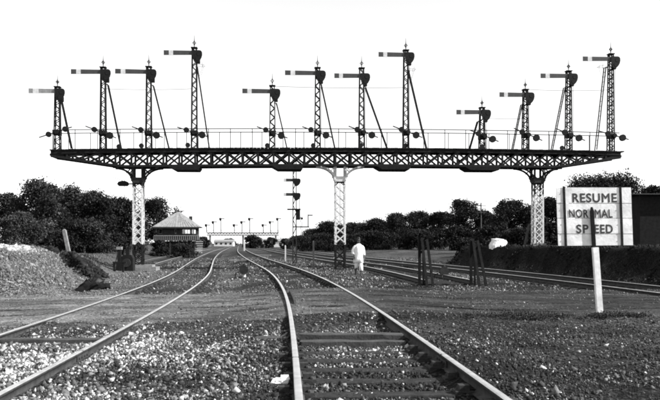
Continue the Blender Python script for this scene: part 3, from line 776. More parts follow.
def word(txt, x0, x1, y0, y1):
    cu = bpy.data.curves.new('lettering', 'FONT'); cu.body = txt; cu.extrude = .003; cu.bevel_depth = .026; cu.bevel_resolution = 0; cu.space_character = 1.12
    to = bpy.data.objects.new('lettering_tmp', cu); COL.objects.link(to); dg = bpy.context.evaluated_depsgraph_get()
    me = bpy.data.meshes.new_from_object(to.evaluated_get(dg)); bpy.data.objects.remove(to)
    co = np.zeros(len(me.vertices)*3); me.vertices.foreach_get('co', co); co = co.reshape(-1, 3)
    mn, mxx = co.min(0), co.max(0); t = (co-mn)/np.maximum(mxx-mn, 1e-6)
    px_ = x0 + (x1-x0)*t[:,0] ; py_ = y1 + (y0-y1)*t[:,1]
    px_ = px_ + (py_-(y0+y1)/2)/59*2.3
    out = np.stack([(px_-600.5)*kk, .053-.004*t[:,2], EYE+(HOR-py_)*kk-sz0], -1)
    me.vertices.foreach_set('co', out.ravel().astype(np.float32)); me.materials.clear(); me.materials.append(M['letter']); me.name = 'lettering'; me.update()
    o = link('lettering', me, sg); o['label'] = 'black word ' + txt
    return o
word('RESUME', 573.2, 617.8, 193.0, 202.3)
word('NOR', 569.8, 589.3, 209.2, 217.6); word('MAL', 595.6, 613.5, 209.2, 217.6)
word('SP', 577.2, 589.4, 224.4, 233.2); word('EED', 595.4, 613.8, 224.4, 233.2)

# ------------------------------------------------------------------ two-arm mast behind the gantry, and other small signals and posts
def small_mast(px, Z, base_y, top_y, arms, label, width=.26, group=None, box=None, side=-1, seg=14):
    X_ = X_at(px, Z); g0 = H(X_, Z); root = thing('semaphore_mast', label, 'signal', (X_, Z, g0), 0, group)
    h = EYE+(HOR-top_y)/F*Z - g0; m1, m2 = mast_mesh(h, width, width*.8, seg)
    mo = m1.build('mast', 'irongrey', root); tag(m2.build('lattice', 'irongrey', mo), kind='stuff')
    for ay, L in arms:
        z = EYE+(HOR-ay)/F*Z - g0
        ao = MB().plate([(side*L,-.12),(side*L,.12),(-side*.1,.11),(-side*.1,-.11)], -.215, -.185).build('arm', 'armgrey', root, (0,0,z))
        MB().box(min(side*L*.78, side*L*1.004), max(side*L*.78, side*L*1.004), -.22, -.18, -.125, .125).build('arm_band', 'armwhite', ao)
        o = link('spectacle', SPEC, root, (0, -.24, z)); o.scale = (-side*.95, 1, .8)
    if box:
        z = EYE+(HOR-box)/F*Z - g0; MB().box(-.55, .45, -.35, .35, z, z+.09).build('platform', 'iron', root)
        MB().box(.10, .42, -.3, .1, z-.75, z).build('lamp_box', 'iron', root); MB().tube([(.38,0,z),(.38,0,z+1.0)], .025, 5).build('rail_post', 'iron', root)
    return root
small_mast(294.6, 57.0, 263, 160, ((180.3, .82), (194.6, .82)), 'two-armed lattice signal mast standing behind the gantry', .27, box=210)
b = small_mast(301.3, 190, 248, 216.5, ((218, 1.2),), 'far bracket signal post right of the two-armed mast', .42, seg=9)
z0 = EYE+(HOR-227.5)/F*190 - b.location.z
MB().box(-2.0, 2.0, -.2, .2, z0, z0+.3).build('bracket_beam', 'irongrey', b)
MB().box(1.6, 1.85, -.12, .12, z0+.3, z0+3.3).build('bracket_post', 'irongrey', b)
MB().box(1.75, 2.9, -.15, -.1, z0+2.95, z0+3.25).build('arm', 'armgrey', b)
def white_post(px, Z, h, w, label, m_='white', lean=0):
    X_ = X_at(px, Z); g0 = H(X_, Z); mb = MB(); mb.bar((0,0,-.2), (lean,0,h-.08), w, w, (0,1,0)); mb.bar((lean,0,h-.08), (lean*1.05,0,h), w, w, (0,1,0), 0, w*.4, w*.4)
    return tag(mb.build('marker_post', m_, None, (X_, Z, g0)), label, 'post')
white_post(285.4, 62, 1.45, .10, 'thin white post left of the two-armed signal mast')
white_post(313.5, 45, 1.75, .11, 'dark thin post between the two-armed mast and the centre column', 'timber')
white_post(244.3, 150, 1.7, .28, 'small white post far off between the tracks')
white_post(70.0, 39.5, 1.32, .17, 'pale leaning post on the bank before the left trees', 'concrete', -.30)
white_post(523.8, 46.8, 1.40, .12, 'pale leaning stake left of the right gantry column', 'timber', .32)

def ground_signal(px, Z, label):
    X_ = X_at(px, Z); root = thing('ground_signal', label, 'ground signal', (X_, Z, H(X_, Z)), 0, 'low ground signals between tracks')
    MB().box(-.24, .24, -.13, .13, -.06, .03).build('base', 'sleeper', root)
    MB().lathe([(.075,.03),(.065,.22)], 8).build('post', 'white', root)
    MB().box(-.16, .16, -.16, .16, .22, .50).build('lamp_case', 'iron', root)
    MB().lathe([(.12,.50),(.07,.58),(.03,.64)], 8).build('lamp_cap', 'iron', root)
    MB().disc((.0,-.20,.36), .20, .03).build('disc', 'irongrey', root)
    MB().tube([(-.16,0,.3),(-.38,.05,.2),(-.42,.05,0)], .02, 5).build('crank_rod', 'iron', root)
ground_signal(244.2, 33.5, 'low black ground signal on a white foot between the main and left tracks')
ground_signal(443.8, 33.0, 'low black ground signal on a white foot between the two leaning frames')
def slab(px, Z, w, label):
    X_ = X_at(px, Z); b = rough_box(w, .45, .14, int(px), .02); tag(b.build('rodding_cover', 'concrete', None, (X_, Z, H(X_, Z)+.12)), label, 'slab', 'pale slabs between far tracks')
slab(238.5, 62, 1.5, 'pale slab lying behind the low ground signal between the two tracks')
slab(262.5, 92, 2.1, 'farther pale slab right of the main line near the distant gantry')
slab(206.5, 58, 1.0, 'short pale slab between the rails of the left track')
# dark sleepers dumped at the foot of the mound
dark = rough_box(.62, .20, .16, 77, .03).mesh('old_sleeper', 'darktimber')
for i, (x, y, rz, lb) in enumerate([(80, 288, .35, 'leftmost dark old sleeper dumped at the foot of the mound'), (87, 287, .2, 'dark old sleeper second from left at the foot of the mound'),
                               (94, 286, .45, 'dark old sleeper third from left at the foot of the mound'), (101, 285, .25, 'rightmost dark old sleeper dumped at the foot of the mound')]):
    X_, Z, z_ = hit(x, y+4, 20, 40); o = link('old_sleeper', dark, None, (X_, Z, z_+.18), rz); o.rotation_euler = (.3*(-1)**i, -.75+.25*i, rz)
    tag(o, lb, 'sleeper', 'old sleepers at the foot of the mound')
def clods(lines, n, name, label):
    XS, YS, RS = [], [], []
    for line, wd in lines:
        e = np.array([hit(x, y, 22, 50)[:2] for x, y in line]); seg = rng.integers(0, len(e)-1, n); t = rng.random(n)
        p = e[seg]*(1-t[:,None]) + e[seg+1]*t[:,None] + rng.normal(0, wd, (n, 2))*np.array([.5, 1.0])
        XS.append(p[:,0]); YS.append(p[:,1]); RS.append(np.clip(rng.gamma(4, .018, n), .02, .16))
    X, Y, R = np.concatenate(XS), np.concatenate(YS), np.concatenate(RS)
    stones(name, label, X, Y, R, np.clip(.010*np.exp(rng.normal(0, .5, len(X))), .004, .05), .0)
clods([([(47, 250.5), (55, 252.2), (62, 255), (69, 258.5), (76, 262.5), (83, 267), (90, 273.5), (96, 280), (98, 284)], .20), ([(84, 262), (92, 267.5), (99, 273), (105, 278)], .14)], 1500,
      'gully_shade_clods', 'dark clods added to stand for the shade in the gully down the left bank')  # near-black stones laid along the gully to imitate its shade

# white canvas heap on the right bank
X_ = X_at(497.5, 47); cb = MB(); rr = random.Random(5); n = 12; rings = []
for zi, (z, q) in enumerate(((-.1, 1.08), (.15, 1.04), (.36, 1.0), (.47, .93), (.50, .6))):
    for k in range(n):
        a = 2*math.pi*k/n; sx = math.copysign(abs(math.cos(a))**.5, math.cos(a)); sy = math.copysign(abs(math.sin(a))**.5, math.sin(a))
        cb.v.append((.45*q*sx + rr.uniform(-.04,.04) + (.10 if z > .3 else 0), .38*q*sy + rr.uniform(-.04,.04), z + rr.uniform(-.05,.05) + (-.05*sx if z > .3 else 0)))
for i in range(4):
    for k in range(n): cb.f.append((i*n+k, i*n+(k+1)%n, (i+1)*n+(k+1)%n, (i+1)*n+k)); cb.mi.append(0)
cb.f.append(tuple(4*n+k for k in range(n))); cb.mi.append(0)
tag(cb.build('canvas_heap', 'tarp', None, (X_, 47, H(X_, 47)-.05), .2), 'heap under a white sheet on the dark bank left of the right column', 'heap')

# ------------------------------------------------------------------ signal cabin
Zc = 95.0; cxw = X_at(178.5, Zc); cab = thing('signal_cabin', 'raised signal cabin with pale hipped roof beside the tracks', 'building', (cxw, Zc, H(cxw, Zc)-.1), .12)
g0 = cab.location.z; zc = lambda y: EYE+(HOR-y)/F*Zc - g0
W, D = 2.45, 2.3; zf, ze, za = zc(239.8), zc(227.6), zc(212)
lowb = MB(); lowb.box(-W+.35, W-.35, -D+.5, D-.3, -.6, zf-.18); lowb.build('lower_storey', 'boxwall', cab)
for x in (-W+.1, -W/3, W/3, W-.1): MB().box(x-.09, x+.09, -D-.35, -D-.17, -.7, zf-.12).build('support_post', 'boxwall', cab)
MB().box(-W-.3, W+.3, -D-.5, D+.1, zf-.11, zf).build('balcony', 'timber', cab)
for i in range(24):
    x = -W-.28 + (2*W+.56)*i/23
    if i == 0: bal = MB().box(-.028, .028, -.02, .02, 0, .46).mesh('baluster', 'armpale')
    link('baluster', bal, cab, (x, -D-.46, zf+.001))
MB().box(-W-.3, W+.3, -D-.49, -D-.43, zf+.462, zf+.53).build('balcony_rail', 'armpale', cab)
def glazed(yw, nm):
    wl = MB(); xs = [(-W, -W+.28), (-W+.95, -W+1.30), (-.75, -.35), (-.35, .0), (1.55, 1.72), (W-.22, W)]
    wall = MB(); wall.box(-W, W, yw-.06, yw+.06, zf, zf+.72); wall.box(-W, W, yw-.06, yw+.06, ze-.22, ze)
    for a, b in ((-W, -W+.25), (-W+.62, -.25), (-.05, .62), (1.62, 1.80), (W-.16, W)): wall.box(a, b, yw-.061, yw+.061, zf+.72, ze-.22)
    wo_ = wall.build('wall', 'boxwall', cab)
    for a, b, dv in ((-W+.25, -W+.62, 1), (-.25, -.05, 1), (.62, 1.62, 3), (1.80, W-.16, 1)):
        w_ = MB(); w_.box(a, b, yw-.05, yw+.05, zf+.721, zf+.76); w_.box(a, b, yw-.05, yw+.05, ze-.26, ze-.221)
        for k in range(dv+1):
            x = a + (b-a)*k/dv; w_.box(x-.02, x+.02, yw-.05, yw+.05, zf+.761, ze-.261)
        wob = w_.build('window', 'armpale', cab)
        for k in range(dv): MB().box(a+(b-a)*k/dv+.025, a+(b-a)*(k+1)/dv-.025, yw-.006, yw+.006, zf+.765, ze-.265).build('pane', 'glass', wob)
glazed(-D+.1, 'f'); glazed(D-.2, 'b')
for x in (-W+.061, W-.061):
    MB().box(x-.06, x+.06, -D+.17, D-.27, zf, zf+.75).build('side_wall', 'boxwall', cab)
    for y in (-.9, .5): MB().box(x-.06, x+.06, y, y+.35, zf+.751, ze-.02).build('side_mullion', 'boxwall', cab)
rf = MB(); e = .55; rg = .18
rv = [(-W-e,-D-e,ze),(W+e,-D-e,ze),(W+e,D+e,ze),(-W-e,D+e,ze),(-rg,0,za),(rg,0,za)]
rf.add(rv, [(0,1,5,4),(1,2,5),(2,3,4,5),(3,0,4),(3,2,1,0)]); rfo = rf.build('roof', 'roofing', cab)
for i in range(1, 17):
    t = i/17; xb = -W-e + 2*(W+e)*t; zt = 1-abs(2*t-1)
    p = Vector((xb, -D-e, ze+.02)); q = Vector((xb + (max(-rg, min(rg, xb))-xb)*zt, (-D-e)*(1-zt), ze + (za-ze)*zt+.02))
    if zt > .08: MB().bar(p, q, .04, .03, (0,0,1)).build('roof_rib', 'roofing', rfo)
MB().box(-W-e-.03, W+e+.03, -D-e-.05, -D-e-.003, ze-.14, ze+.03).build('eaves_board', 'boxwall', rfo)
MB().box(1.35, 1.75, -.6, -.2, ze+.6, za-.55).build('ventilator', 'boxwall', rfo)
st = MB()
for i in range(7): st.box(W-.1+.0, W+.75, -D-.62-.26*i-.26, -D-.62-.26*i, zf-.22*(i+1)-.05, zf-.22*(i+1))
st.build('stair', 'white', cab)

# ------------------------------------------------------------------ distant gantry
Zg = 362.0; dg_ = thing('distant_gantry', 'pale distant signal gantry across the far end of the tracks', 'gantry', (X_at(243, Zg), Zg, 0), .06)
zd = EYE + (HOR-232.6)/F*Zg; hw = 71/2/F*Zg
MB().box(-hw, hw, -.8, .8, zd-.3, zd+.05).build('deck', 'iron', dg_)
MB().box(-hw, hw, -.7, -.6, zd-1.6, zd-1.15).build('bottom_chord', 'concrete', dg_)
for i in range(24):
    x = -hw + 2*hw*i/24; w_ = 2*hw/24
    for a, b in (((x, zd-1.15), (x+w_, zd-.18)), ((x, zd-.18), (x+w_, zd-1.15))): MB().bar((a[0], -.65, a[1]), (b[0], -.65, b[1]), .26, .05).build('diagonal_brace', 'irongrey', dg_)
for x in (-hw*.92, 0, hw*.92): MB().box(x-.45, x+.45, -.4, .4, -.5, zd-1.6).build('column', 'concrete', dg_)
MB().box(-hw, hw, -.83, -.77, zd+1.05, zd+1.15).build('handrail', 'iron', dg_)
for i in range(30): MB().box(-.05, .05, -.82, -.78, 0, 1.05).build('handrail_post', 'iron', dg_, (-hw+.1+(2*hw-.2)*i/29, 0, zd+.001))
NM = ('shortest', 'middle-height', 'tallest'); GR = ('left', 'centre', 'right')
for gi, xs in enumerate(((206.6, 213.5, 221), (234.5, 242, 249.8), (263.3, 270.5, 277.8))):
    for hi, x in enumerate(xs):
        y = (225, 222, 218.8)[hi]; X_ = X_at(x, Zg); root = thing('distant_semaphore', f'{NM[hi]} tiny semaphore of the {GR[gi]} trio on the distant gantry', 'signal', (X_, Zg, zd+.01), 0, 'semaphores on the distant gantry')
        h = EYE+(HOR-y)/F*Zg - zd
        MB().box(-.16, .16, -.16, .16, 0, h+.35).build('mast', 'irongrey', root)
        MB().plate([(.05,-.18),(1.7,-.2),(1.7,.2),(.05,.18)], -.3, -.24).build('arm', 'armgrey', root, (0,0,h))
        MB().plate([(-.55,.28),(.15,.28),(.2,-.3),(0,-.7),(-.35,-.65),(-.6,-.2)], -.4, -.32).build('spectacle', 'iron', root, (0,0,h)).scale = (1.5, 1, 1.5)

# ------------------------------------------------------------------ far buildings
def shed(px0, px1, ytop, Z, label, roofm='roofing', wallm='cream', d=8, roof_h=1.2, nw=4):
    x0, x1 = X_at(px0, Z), X_at(px1, Z); w = x1-x0; zt = EYE+(HOR-ytop)/F*Z; root = thing('shed', label, 'building', ((x0+x1)/2, Z, 0))
    we = zt-roof_h; MB().box(-w/2, w/2, 0, d, -.5, we).build('wall', wallm, root)
    MB().add([(-w/2-.3,-.4,we+.005),(w/2+.3,-.4,we+.005),(w/2+.3,d+.4,we+.005),(-w/2-.3,d+.4,we+.005),(-w/2-.3,d/2,zt),(w/2+.3,d/2,zt)], [(0,1,5,4),(2,3,4,5),(0,4,3),(1,2,5),(3,2,1,0)]).build('roof', roofm, root)
    for i in range(nw):
        x = -w/2 + w*(i+.5)/nw; MB().box(x-w/nw*.22, x+w/nw*.22, -.06, -.004, we*.35, we*.75).build('window', 'boxwall', root)
shed(262, 292, 238.5, 330, 'long low pale building behind the distant gantry', 'roofing', 'cream')
shed(214, 233, 239.5, 420, 'pale building seen under the left half of the distant gantry', 'roofing', 'cream')
shed(640, 690, 190.5, 42, 'dark flat-topped shed at the right edge behind the speed sign', 'darktimber', 'darktimber', 5, .25, 0)

# telegraph pole over the right trees
X_ = X_at(481, 118); tp = thing('telegraph_pole', 'telegraph pole with crossarms rising from the right-hand trees', 'pole', (X_, 118, H(X_, 118)))
MB().tube([(0,0,-.5),(0,0,EYE+(HOR-205.5)/F*118)], [.13,.09], 8).build('pole', 'bark', tp)
for y in (208.5, 212, 215.5): z = EYE+(HOR-y)/F*118; MB().box(-.75, .75, -.18, -.11, z-.05, z+.05).build('crossarm', 'bark', tp)

# ------------------------------------------------------------------ trees
def leaves(centers, radii, n, size, seed, tone):
    r = np.random.default_rng(seed); w = radii[:,0]*radii[:,1]; w = w/w.sum(); k = r.choice(len(centers), n, p=w)
    d = r.normal(size=(n,3)); d /= np.linalg.norm(d, axis=1)[:,None]
    rad = r.random(n)**(1/2.2); rad = np.clip(rad*(1+.18*r.normal(size=n)), 0, 1.3)
    c = centers[k] + d*radii[k]*rad[:,None]
    a = r.normal(size=(n,3)); a /= np.linalg.norm(a, axis=1)[:,None]; b = np.cross(a, r.normal(size=(n,3))); b /= np.linalg.norm(b, axis=1)[:,None]
    s = size*(.55+.9*r.random(n)); L = a*s[:,None]; Wd = b*(s*.42)[:,None]
    V = np.stack([c-L, c+Wd-L*.1, c+L, c-Wd-L*.1], 1).reshape(-1,3)
    lobe = np.exp(r.normal(0, .42, len(centers)))
    t = .5*tone*lobe[k]*np.exp(r.normal(0, .3, n)); return V, np.repeat(t, 4)
def tree(label, px, Z, top_y, wpx, group, seed, n=5200, tone=.04, low=.06, size=.22, nl=16, name='tree', dome=1.0, trunk=True, base=None):
    X_ = X_at(px, Z); g0 = H(X_, Z) if base is None else base; root = thing(name, label, 'tree' if name != 'bush' else 'bush', (X_, Z, g0), 0, group)
    h = EYE+(HOR-top_y)/F*Z - g0; rw = wpx/2/F*Z; r = np.random.default_rng(seed)
    C, Rr = [], []
    for i in range(int(nl*1.7)):
        a = r.uniform(0, 2*math.pi); u = r.random()**.5; f = r.random()
        zz = h*(low + (1-low)*f); env = math.sqrt(max(.05, 1-max(0, (f-.35)/.65)**2*dome))
        R_ = rw*r.uniform(.17, .36); R2 = min(R_*.8, h*.2)
        C.append((math.cos(a)*u*(rw*env-R_*.6), math.sin(a)*u*(rw*env-R_*.6)*.8, min(zz, h-R2*.95))); Rr.append((R_, R_, R2))
    C.append((0, 0, h*.55)); Rr.append((rw*.55, rw*.45, h*.32)); C.append((r.uniform(-.2,.2)*rw, 0, h*.80)); Rr.append((rw*.42, rw*.4, h*.205))
    C, Rr = np.array(C), np.array(Rr)
    V, t = leaves(C, Rr, int(n*2.6), size*.58, seed+1, tone)
    V[:,2] = np.maximum(V[:,2], -.05)
    cr_ = link('crown', npmesh('crown', V, np.arange(len(V)).reshape(-1,4), 'leaf', t), root)
    if trunk:
        tb = MB(); th = h*.5; l = r.uniform(-.12, .12)*h; tw = max(.10, h*.028)
        tb.tube([(0,0,-.3),(l*.3,0,th*.4),(l*.6,.1,th*.8),(l*.8,.1,h*.72)], [tw*1.3, tw, tw*.75, tw*.3], 8)
        for i in range(5):
            q = C[r.integers(len(C))]; z0 = th*(.45+.1*i)
            tb.tube([(l*.45,0,z0), ((l*.45+q[0])/2, q[1]/2, (z0+q[2])/2+.15), tuple(q)], [tw*.6, tw*.4, tw*.15], 6)
        tb.build('trunk', 'bark', root)
    return root
G1 = 'trees behind the left bank'
tree('leafy tree at the left edge with ragged dappled crown', 8, 72, 193, 66, G1, 101, 5200, .05)
tree('tallest tree of the left clump, ragged top above the leaning post', 41, 70, 179.5, 76, G1, 102, 8000, .046, nl=24)
tree('rounded tree between the tallest left tree and the gantry column', 71, 74, 184, 62, G1, 103, 5200, .042)
tree('dark round tree left of the left gantry column', 97, 70, 191, 66, G1, 104, 7000, .034)
tree('dark tree just behind the left gantry column', 123, 73, 198, 54, G1, 105, 5200, .034)
tree('far dark tree filling the gap behind the left clump', 58, 86, 191, 90, G1, 111, 7000, .034)
tree('far dark tree filling the gap nearest the left gantry column', 112, 86, 200, 70, G1, 112, 6000, .034)
tree('low grey bush in front of the left trees', 22, 60, 212, 62, G1, 106, 5200, .075, .02, .16, name='bush')
tree('dark low bush filling the foot of the left tree clump', 84, 62, 219, 74, G1, 107, 5200, .035, .02, .18, name='bush')
tree('open-crowned tree behind the left of the signal cabin roof', 158, 106, 197.5, 60, None, 108, 4600, .035, .28, .26, nl=16)
tree('low dark shrubs under the signal cabin', 184, 84, 243, 34, None, 109, 1800, .04, .02, .16, name='bush', trunk=False)
tree('dark shrub at the left foot of the signal cabin', 160, 92, 240, 20, None, 110, 1600, .035, .02, .16, name='bush', trunk=False)
G2 = 'trees along the right-hand horizon'
RT_ = [(298,236,26,190,'faint far tree behind the two-armed signal mast'), (312,229,34,170,'small far tree right of the two-armed signal mast'), (331,221,40,150,'tree directly behind the centre column'),
       (353,222,36,150,'tree behind the walking man'), (377,218.5,38,145,'tree right of the walking man'), (399,213,34,140,'rounded tree midway between the man and the left leaning frame'),
       (419,211,36,140,'tree behind the left leaning frame'), (440,212,34,135,'tree between the two leaning frames'), (461,199.5,38,120,'tall tree with a pointed top behind the right leaning frame'),
       (483,211,30,120,'tree around the foot of the telegraph pole'), (386,222,30,160,'lower tree filling the gap right of the walking man'), (340,226,40,165,'lower tree left of the walking man')]
for i, (px, ty, w, Z, lb) in enumerate(RT_): tree(lb, px, Z, ty, w*1.3, G2, 200+i, 6000, .032, .02, .27, nl=14)
G3 = 'big dark trees behind the right bank'
tree('broad smooth-topped dark tree left of the right gantry column', 513, 84, 199.5, 58, G3, 301, 10000, .026, .03, .2, nl=34, dome=.4)
tree('dark tree right behind the right gantry column', 549, 88, 197, 44, G3, 302, 6500, .026, .03, .22, nl=20)
tree('big domed tree rising above the speed sign', 602, 74, 173.5, 92, G3, 303, 13000, .03, .03, .2, nl=44, dome=.35)
tree('dark tree at the right edge behind the shed', 655, 80, 186, 50, G3, 304, 6000, .03, .03, .22, nl=18)
tree('dark bush on the ground left of the white canvas heap', 466, 60, 238, 30, G3, 305, 3000, .026, .02, .16, name='bush', trunk=False)
tree('dark undergrowth behind the white canvas heap', 520, 66, 228, 80, G3, 306, 6500, .024, .02, .2, name='bush', trunk=False)
tree('dark undergrowth below the speed sign', 600, 58, 230, 110, G3, 307, 7500, .024, .02, .2, name='bush', trunk=False)
tree('dark undergrowth between the right leaning frame and the white canvas heap', 487, 74, 226, 40, G3, 308, 4000, .024, .02, .2, name='bush', trunk=False)
for i, (px, w, ty, Z, lb) in enumerate([(322, 60, 233, 140, 'low undergrowth below the trees left of the centre column'), (372, 70, 231, 132, 'low undergrowth below the trees right of the walking man'),
                                        (418, 60, 229, 126, 'low undergrowth below the trees behind the left leaning frame'), (455, 50, 226, 112, 'low undergrowth below the pointed tree'),
                                        (548, 60, 222, 80, 'undergrowth around the foot of the right gantry column')]):
    tree(lb, px, Z, ty, w, G2, 320+i, 3800, .026, .02, .27, name='bush', trunk=False)
G4 = 'small trees near the distant gantry'
tree('small dark far tree at the left foot of the distant gantry', 203, 260, 237, 16, G4, 401, 1500, .04, .03, .5)
tree('dark round clump of far trees under the middle of the distant gantry', 253, 240, 235.5, 24, G4, 405, 2400, .03, .02, .5)
tree('small far tree right of the dark round clump', 271, 250, 237.5, 15, G4, 402, 1500, .04, .03, .5)
tree('small far tree at the right foot of the distant gantry', 286, 240, 238.5, 14, G4, 403, 1500, .04, .03, .5)
tree('small far tree beyond the middle of the distant gantry', 228, 430, 238.5, 18, G4, 404, 1500, .05, .03, .7)
# far wood along the whole horizon
r = np.random.default_rng(5); nC = 420; cx_ = r.uniform(-900, 900, nC); cy = r.uniform(520, 700, nC); hh_ = r.uniform(1.5, 3.2, nC)
V, t = leaves(np.stack([cx_, cy, hh_*.7], -1), np.stack([r.uniform(5,11,nC), r.uniform(4,8,nC), hh_], -1), 26000, 1.1, 9, .05)
V[:,2] = np.maximum(V[:,2], -.2)
tag(link('far_wood', npmesh('far_wood', V, np.arange(len(V)).reshape(-1,4), 'leaf', t)), 'faint low wood along the horizon', 'wood', kind='stuff')

# ------------------------------------------------------------------ weeds
def weeds(name, label, n, x0, x1, y0, y1, dens, hgt, tone, seed):
    X, Y = scatter(n, x0, x1, y0, y1, dens); k = clear_rails(X, Y, .1); X, Y = X[k], Y[k]; m_ = len(X); Z = height(X, Y)
    h = hgt*(.4+.9*rng.random(m_)); a = rng.uniform(0, 2*math.pi, m_); l = rng.uniform(.1, .7, m_)*h; w = (.003+.004*rng.random(m_))*(1+(Y>25)*2)
    ca, sa = np.cos(a), np.sin(a)
    p = np.stack([X, Y, Z-.01], -1); q = p + np.stack([ca*l*.4, sa*l*.4, h*.6+.01], -1); e = p + np.stack([ca*l, sa*l, h], -1); sd = np.stack([-sa*w, ca*w, 0*w], -1)
    V = np.stack([p-sd, p+sd, q+sd*.7, e, q-sd*.7], 1).reshape(-1,3)
    Fs = np.arange(len(V)).reshape(-1,5)
    return tag(link(name, npmesh(name, V, Fs, 'grass', np.repeat(np.clip(tone*np.exp(rng.normal(0,.5,m_)), .015, .3), 5))), label, 'weeds', kind='stuff')
weeds('dark_weeds', 'low dark weeds on the cinder ground right of the main line', 42000, 1.8, 11, 7, 16.5, lambda X, Y: (1-road_w(X,Y))*np.clip(4*(fbm(X*.8, Y*.8, 91)-.52), 0, 1)*((X-mainX(Y)) > 1.2), .035, .03, 1)
weeds('crossing_weeds', 'dry weeds along the edges of the dirt crossing', 30000, -9, 11, 12.4, 15.8, lambda X, Y: (1-road_w(X,Y))*np.clip(3*(fbm(X*1.1, Y*1.1, 92)-.42), 0, 1), .035, .035, 2)
weeds('bank_grass', 'dry grass on the left bank beyond the mound', 60000, -22, -8.5, 30, 60, lambda X, Y: sstep(.1, .5, height(X, Y, False))*np.clip(2*(fbm(X*.6, Y*.6, 93)-.3), 0, 1), .12, .075, 3)

r = np.random.default_rng(15); nC = 60; t_ = r.random(nC); cx_ = 2.6 + 3.6*t_ + r.normal(0, .12, nC); cy = 14.9 + .10*cx_ - .55 + r.normal(0, .22, nC)
rad = r.uniform(.06, .17, nC); cz = np.array([H(a, b) for a, b in zip(cx_, cy)])
V, t = leaves(np.stack([cx_, cy, cz+.02], -1), np.stack([rad*1.6, rad*1.3, rad*.55], -1), 9000, .018, 16, .05)
tag(link('dark_scrub', npmesh('dark_scrub', V, np.arange(len(V)).reshape(-1,4), 'leaf', t)), 'dark creeping scrub along the near edge of the dirt road', 'scrub', kind='stuff')
# ------------------------------------------------------------------ walking man
Zm = 34.2; mX = X_at(358.6, Zm); man = thing('person', 'man in loose white shirt and dhoti walking beside the tracks', 'person', (mX, Zm, H(mX, Zm)), math.radians(8))
def skin_body():
    J = []; E = []
    def v(co, r, par=None):
        J.append((co, r)); i = len(J)-1
        if par is not None: E.append((par, i))
        return i
    pel = v((0,0,.94), (.14,.11)); ab = v((0,-.01,1.10), (.13,.10), pel); ch = v((0,-.01,1.32), (.16,.11), ab); nk0 = v((0,0,1.46), (.075,.07), ch)
    nk = v((0,-.01,1.53), (.055,.06), nk0); h1 = v((0,-.02,1.60), (.066,.078), nk); h2 = v((0,-.02,1.69), (.078,.092), h1); v((0,-.01,1.77), (.058,.07), h2)
    v((0,-.105,1.635), (.016,.016), h1)                      # nose
    for s in (-1, 1):
        v((s*.083,0,1.645), (.014,.02), h1)                  # ear
        # arms: left hand (viewer's left) on the hip, the other hanging
        if s < 0: pts = [((-.20,0,1.43),.06), ((-.30,.03,1.17),.046), ((-.25,-.08,.98),.032), ((-.235,-.11,.90),.034)]
        else: pts = [((.20,0,1.43),.06), ((.26,.02,1.15),.046), ((.28,-.05,.92),.032), ((.285,-.07,.84),.034)]
        p = ch
        for co, rr_ in pts: p = v(co, (rr_, rr_), p)
        wx, wy, wz = pts[-1][0]
        for k in range(4):
            q = v((wx+s*.006, wy-.03+.02*k, wz-.055), (.010,.010), p); q = v((wx+s*.002, wy-.035+.021*k, wz-.09-.006*(k in (1,2))), (.009,.009), q); v((wx-s*.012, wy-.035+.021*k, wz-.115-.01*(k in (1,2))), (.008,.008), q)
        q = v((wx-s*.01, wy-.05, wz-.02), (.011,.011), p); v((wx-s*.02, wy-.07, wz-.055), (.009,.009), q)
        # legs mid-stride
        st_ = .16 if s > 0 else -.20
        l1 = v((s*.10,0,.86), (.095,.095), pel); l2 = v((s*.10,-st_*.55-.03,.48), (.062,.062), l1)
        l3 = v((s*.105,-st_*.8+(.06 if s<0 else 0),.26), (.056,.056), l2); l4 = v((s*.11,-st_*1.0+(.10 if s<0 else .0),.085), (.036,.036), l3)
        hl = v((s*.11,-st_*1.0+(.10 if s<0 else .0)-.03,.04), (.036,.03), l4); v((s*.125,-st_*1.0+(.10 if s<0 else 0)-.17,.025), (.035,.02), hl)
    me = bpy.data.meshes.new('body'); me.from_pydata([j[0] for j in J], E, []); me.materials.append(M['skin'])
    o = link('body', me, man)
    me.skin_vertices.new() if hasattr(me.skin_vertices, 'new') else None
    sm = o.modifiers.new('skin', 'SKIN'); sm.use_smooth_shade = True
    if not me.skin_vertices:
        import bmesh
        bm = bmesh.new(); bm.from_mesh(me); bm.verts.layers.skin.verify(); bm.to_mesh(me); bm.free()
    for i, (_, rr_) in enumerate(J): me.skin_vertices[0].data[i].radius = rr_; me.skin_vertices[0].data[i].use_root = (i == 0)
    o.modifiers.new('sub', 'SUBSURF').levels = 2; o.modifiers['sub'].render_levels = 2
    return o
body = skin_body(); man.scale = (.88, .95, 1.0)
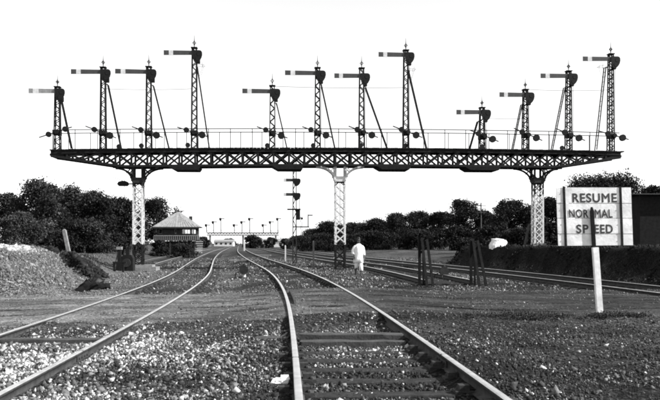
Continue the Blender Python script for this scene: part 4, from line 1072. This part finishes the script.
def loft(name, rings, m_, parent, n=20, seed=1, extra=()):
    mb = MB(); r = random.Random(seed)
    def add(rings):
        o = len(mb.v)
        for (cx_, cy_, cz_, rx_, ry_, wob) in rings:
            for k in range(n):
                a = 2*math.pi*k/n; w = 1 + wob*math.sin(5*a + cz_*9) + wob*.6*math.sin(9*a+1.3)
                mb.v.append((cx_ + rx_*w*math.cos(a), cy_ + ry_*w*math.sin(a), cz_ + wob*.12*math.sin(3*a)))
        for i in range(len(rings)-1):
            for k in range(n): mb.f.append((o+i*n+k, o+i*n+(k+1)%n, o+(i+1)*n+(k+1)%n, o+(i+1)*n+k)); mb.mi.append(0)
        mb.f.append(tuple(o+k for k in range(n))); mb.mi.append(0); e = o+(len(rings)-1)*n; mb.f.append(tuple(e+k for k in range(n))); mb.mi.append(0)
    add(rings)
    for e in extra: add(e)
    return mb.build(name, m_, parent, smooth=True)
sl_l = [(-.15,0,1.45,.075,.08,.0),(-.22,.01,1.36,.085,.085,.03),(-.28,.03,1.22,.085,.08,.05),(-.29,.0,1.12,.08,.075,.06),(-.275,-.04,1.04,.075,.07,.05)]
sl_r = [(.15,0,1.45,.075,.08,.0),(.22,.01,1.36,.085,.085,.03),(.255,.02,1.22,.085,.08,.05),(.27,.01,1.10,.085,.075,.06),(.28,-.01,1.00,.08,.07,.05)]
loft('shirt', [(0,0,1.53,.075,.075,0),(0,0,1.49,.13,.10,.01),(0,0,1.44,.20,.125,.01),(0,-.01,1.32,.215,.145,.02),(0,-.01,1.15,.205,.145,.03),(0,-.01,1.0,.215,.16,.05),(0,0,.85,.235,.18,.07),(0,0,.66,.255,.20,.09)], 'cloth', body, 24, 2, (sl_l, sl_r))
loft('dhoti', [(0,0,.92,.17,.13,.02),(0,0,.80,.19,.15,.04)], 'cloth', body, 20, 3,
     ([(.09,0,.80,.11,.12,.03),(.10,-.06,.62,.105,.11,.06),(.105,-.11,.46,.10,.105,.08),(.11,-.13,.30,.095,.10,.10)], [(-.09,0,.80,.11,.12,.03),(-.10,.04,.62,.10,.11,.06),(-.10,.09,.48,.095,.10,.08),(-.10,.13,.40,.09,.095,.1)]))
loft('hair', [(0,.02,1.60,.06,.05,0),(0,.02,1.66,.088,.085,.02),(0,.005,1.74,.094,.100,.02),(0,-.005,1.80,.075,.085,.02),(0,0,1.835,.03,.04,0)], 'hair', body, 16, 4)
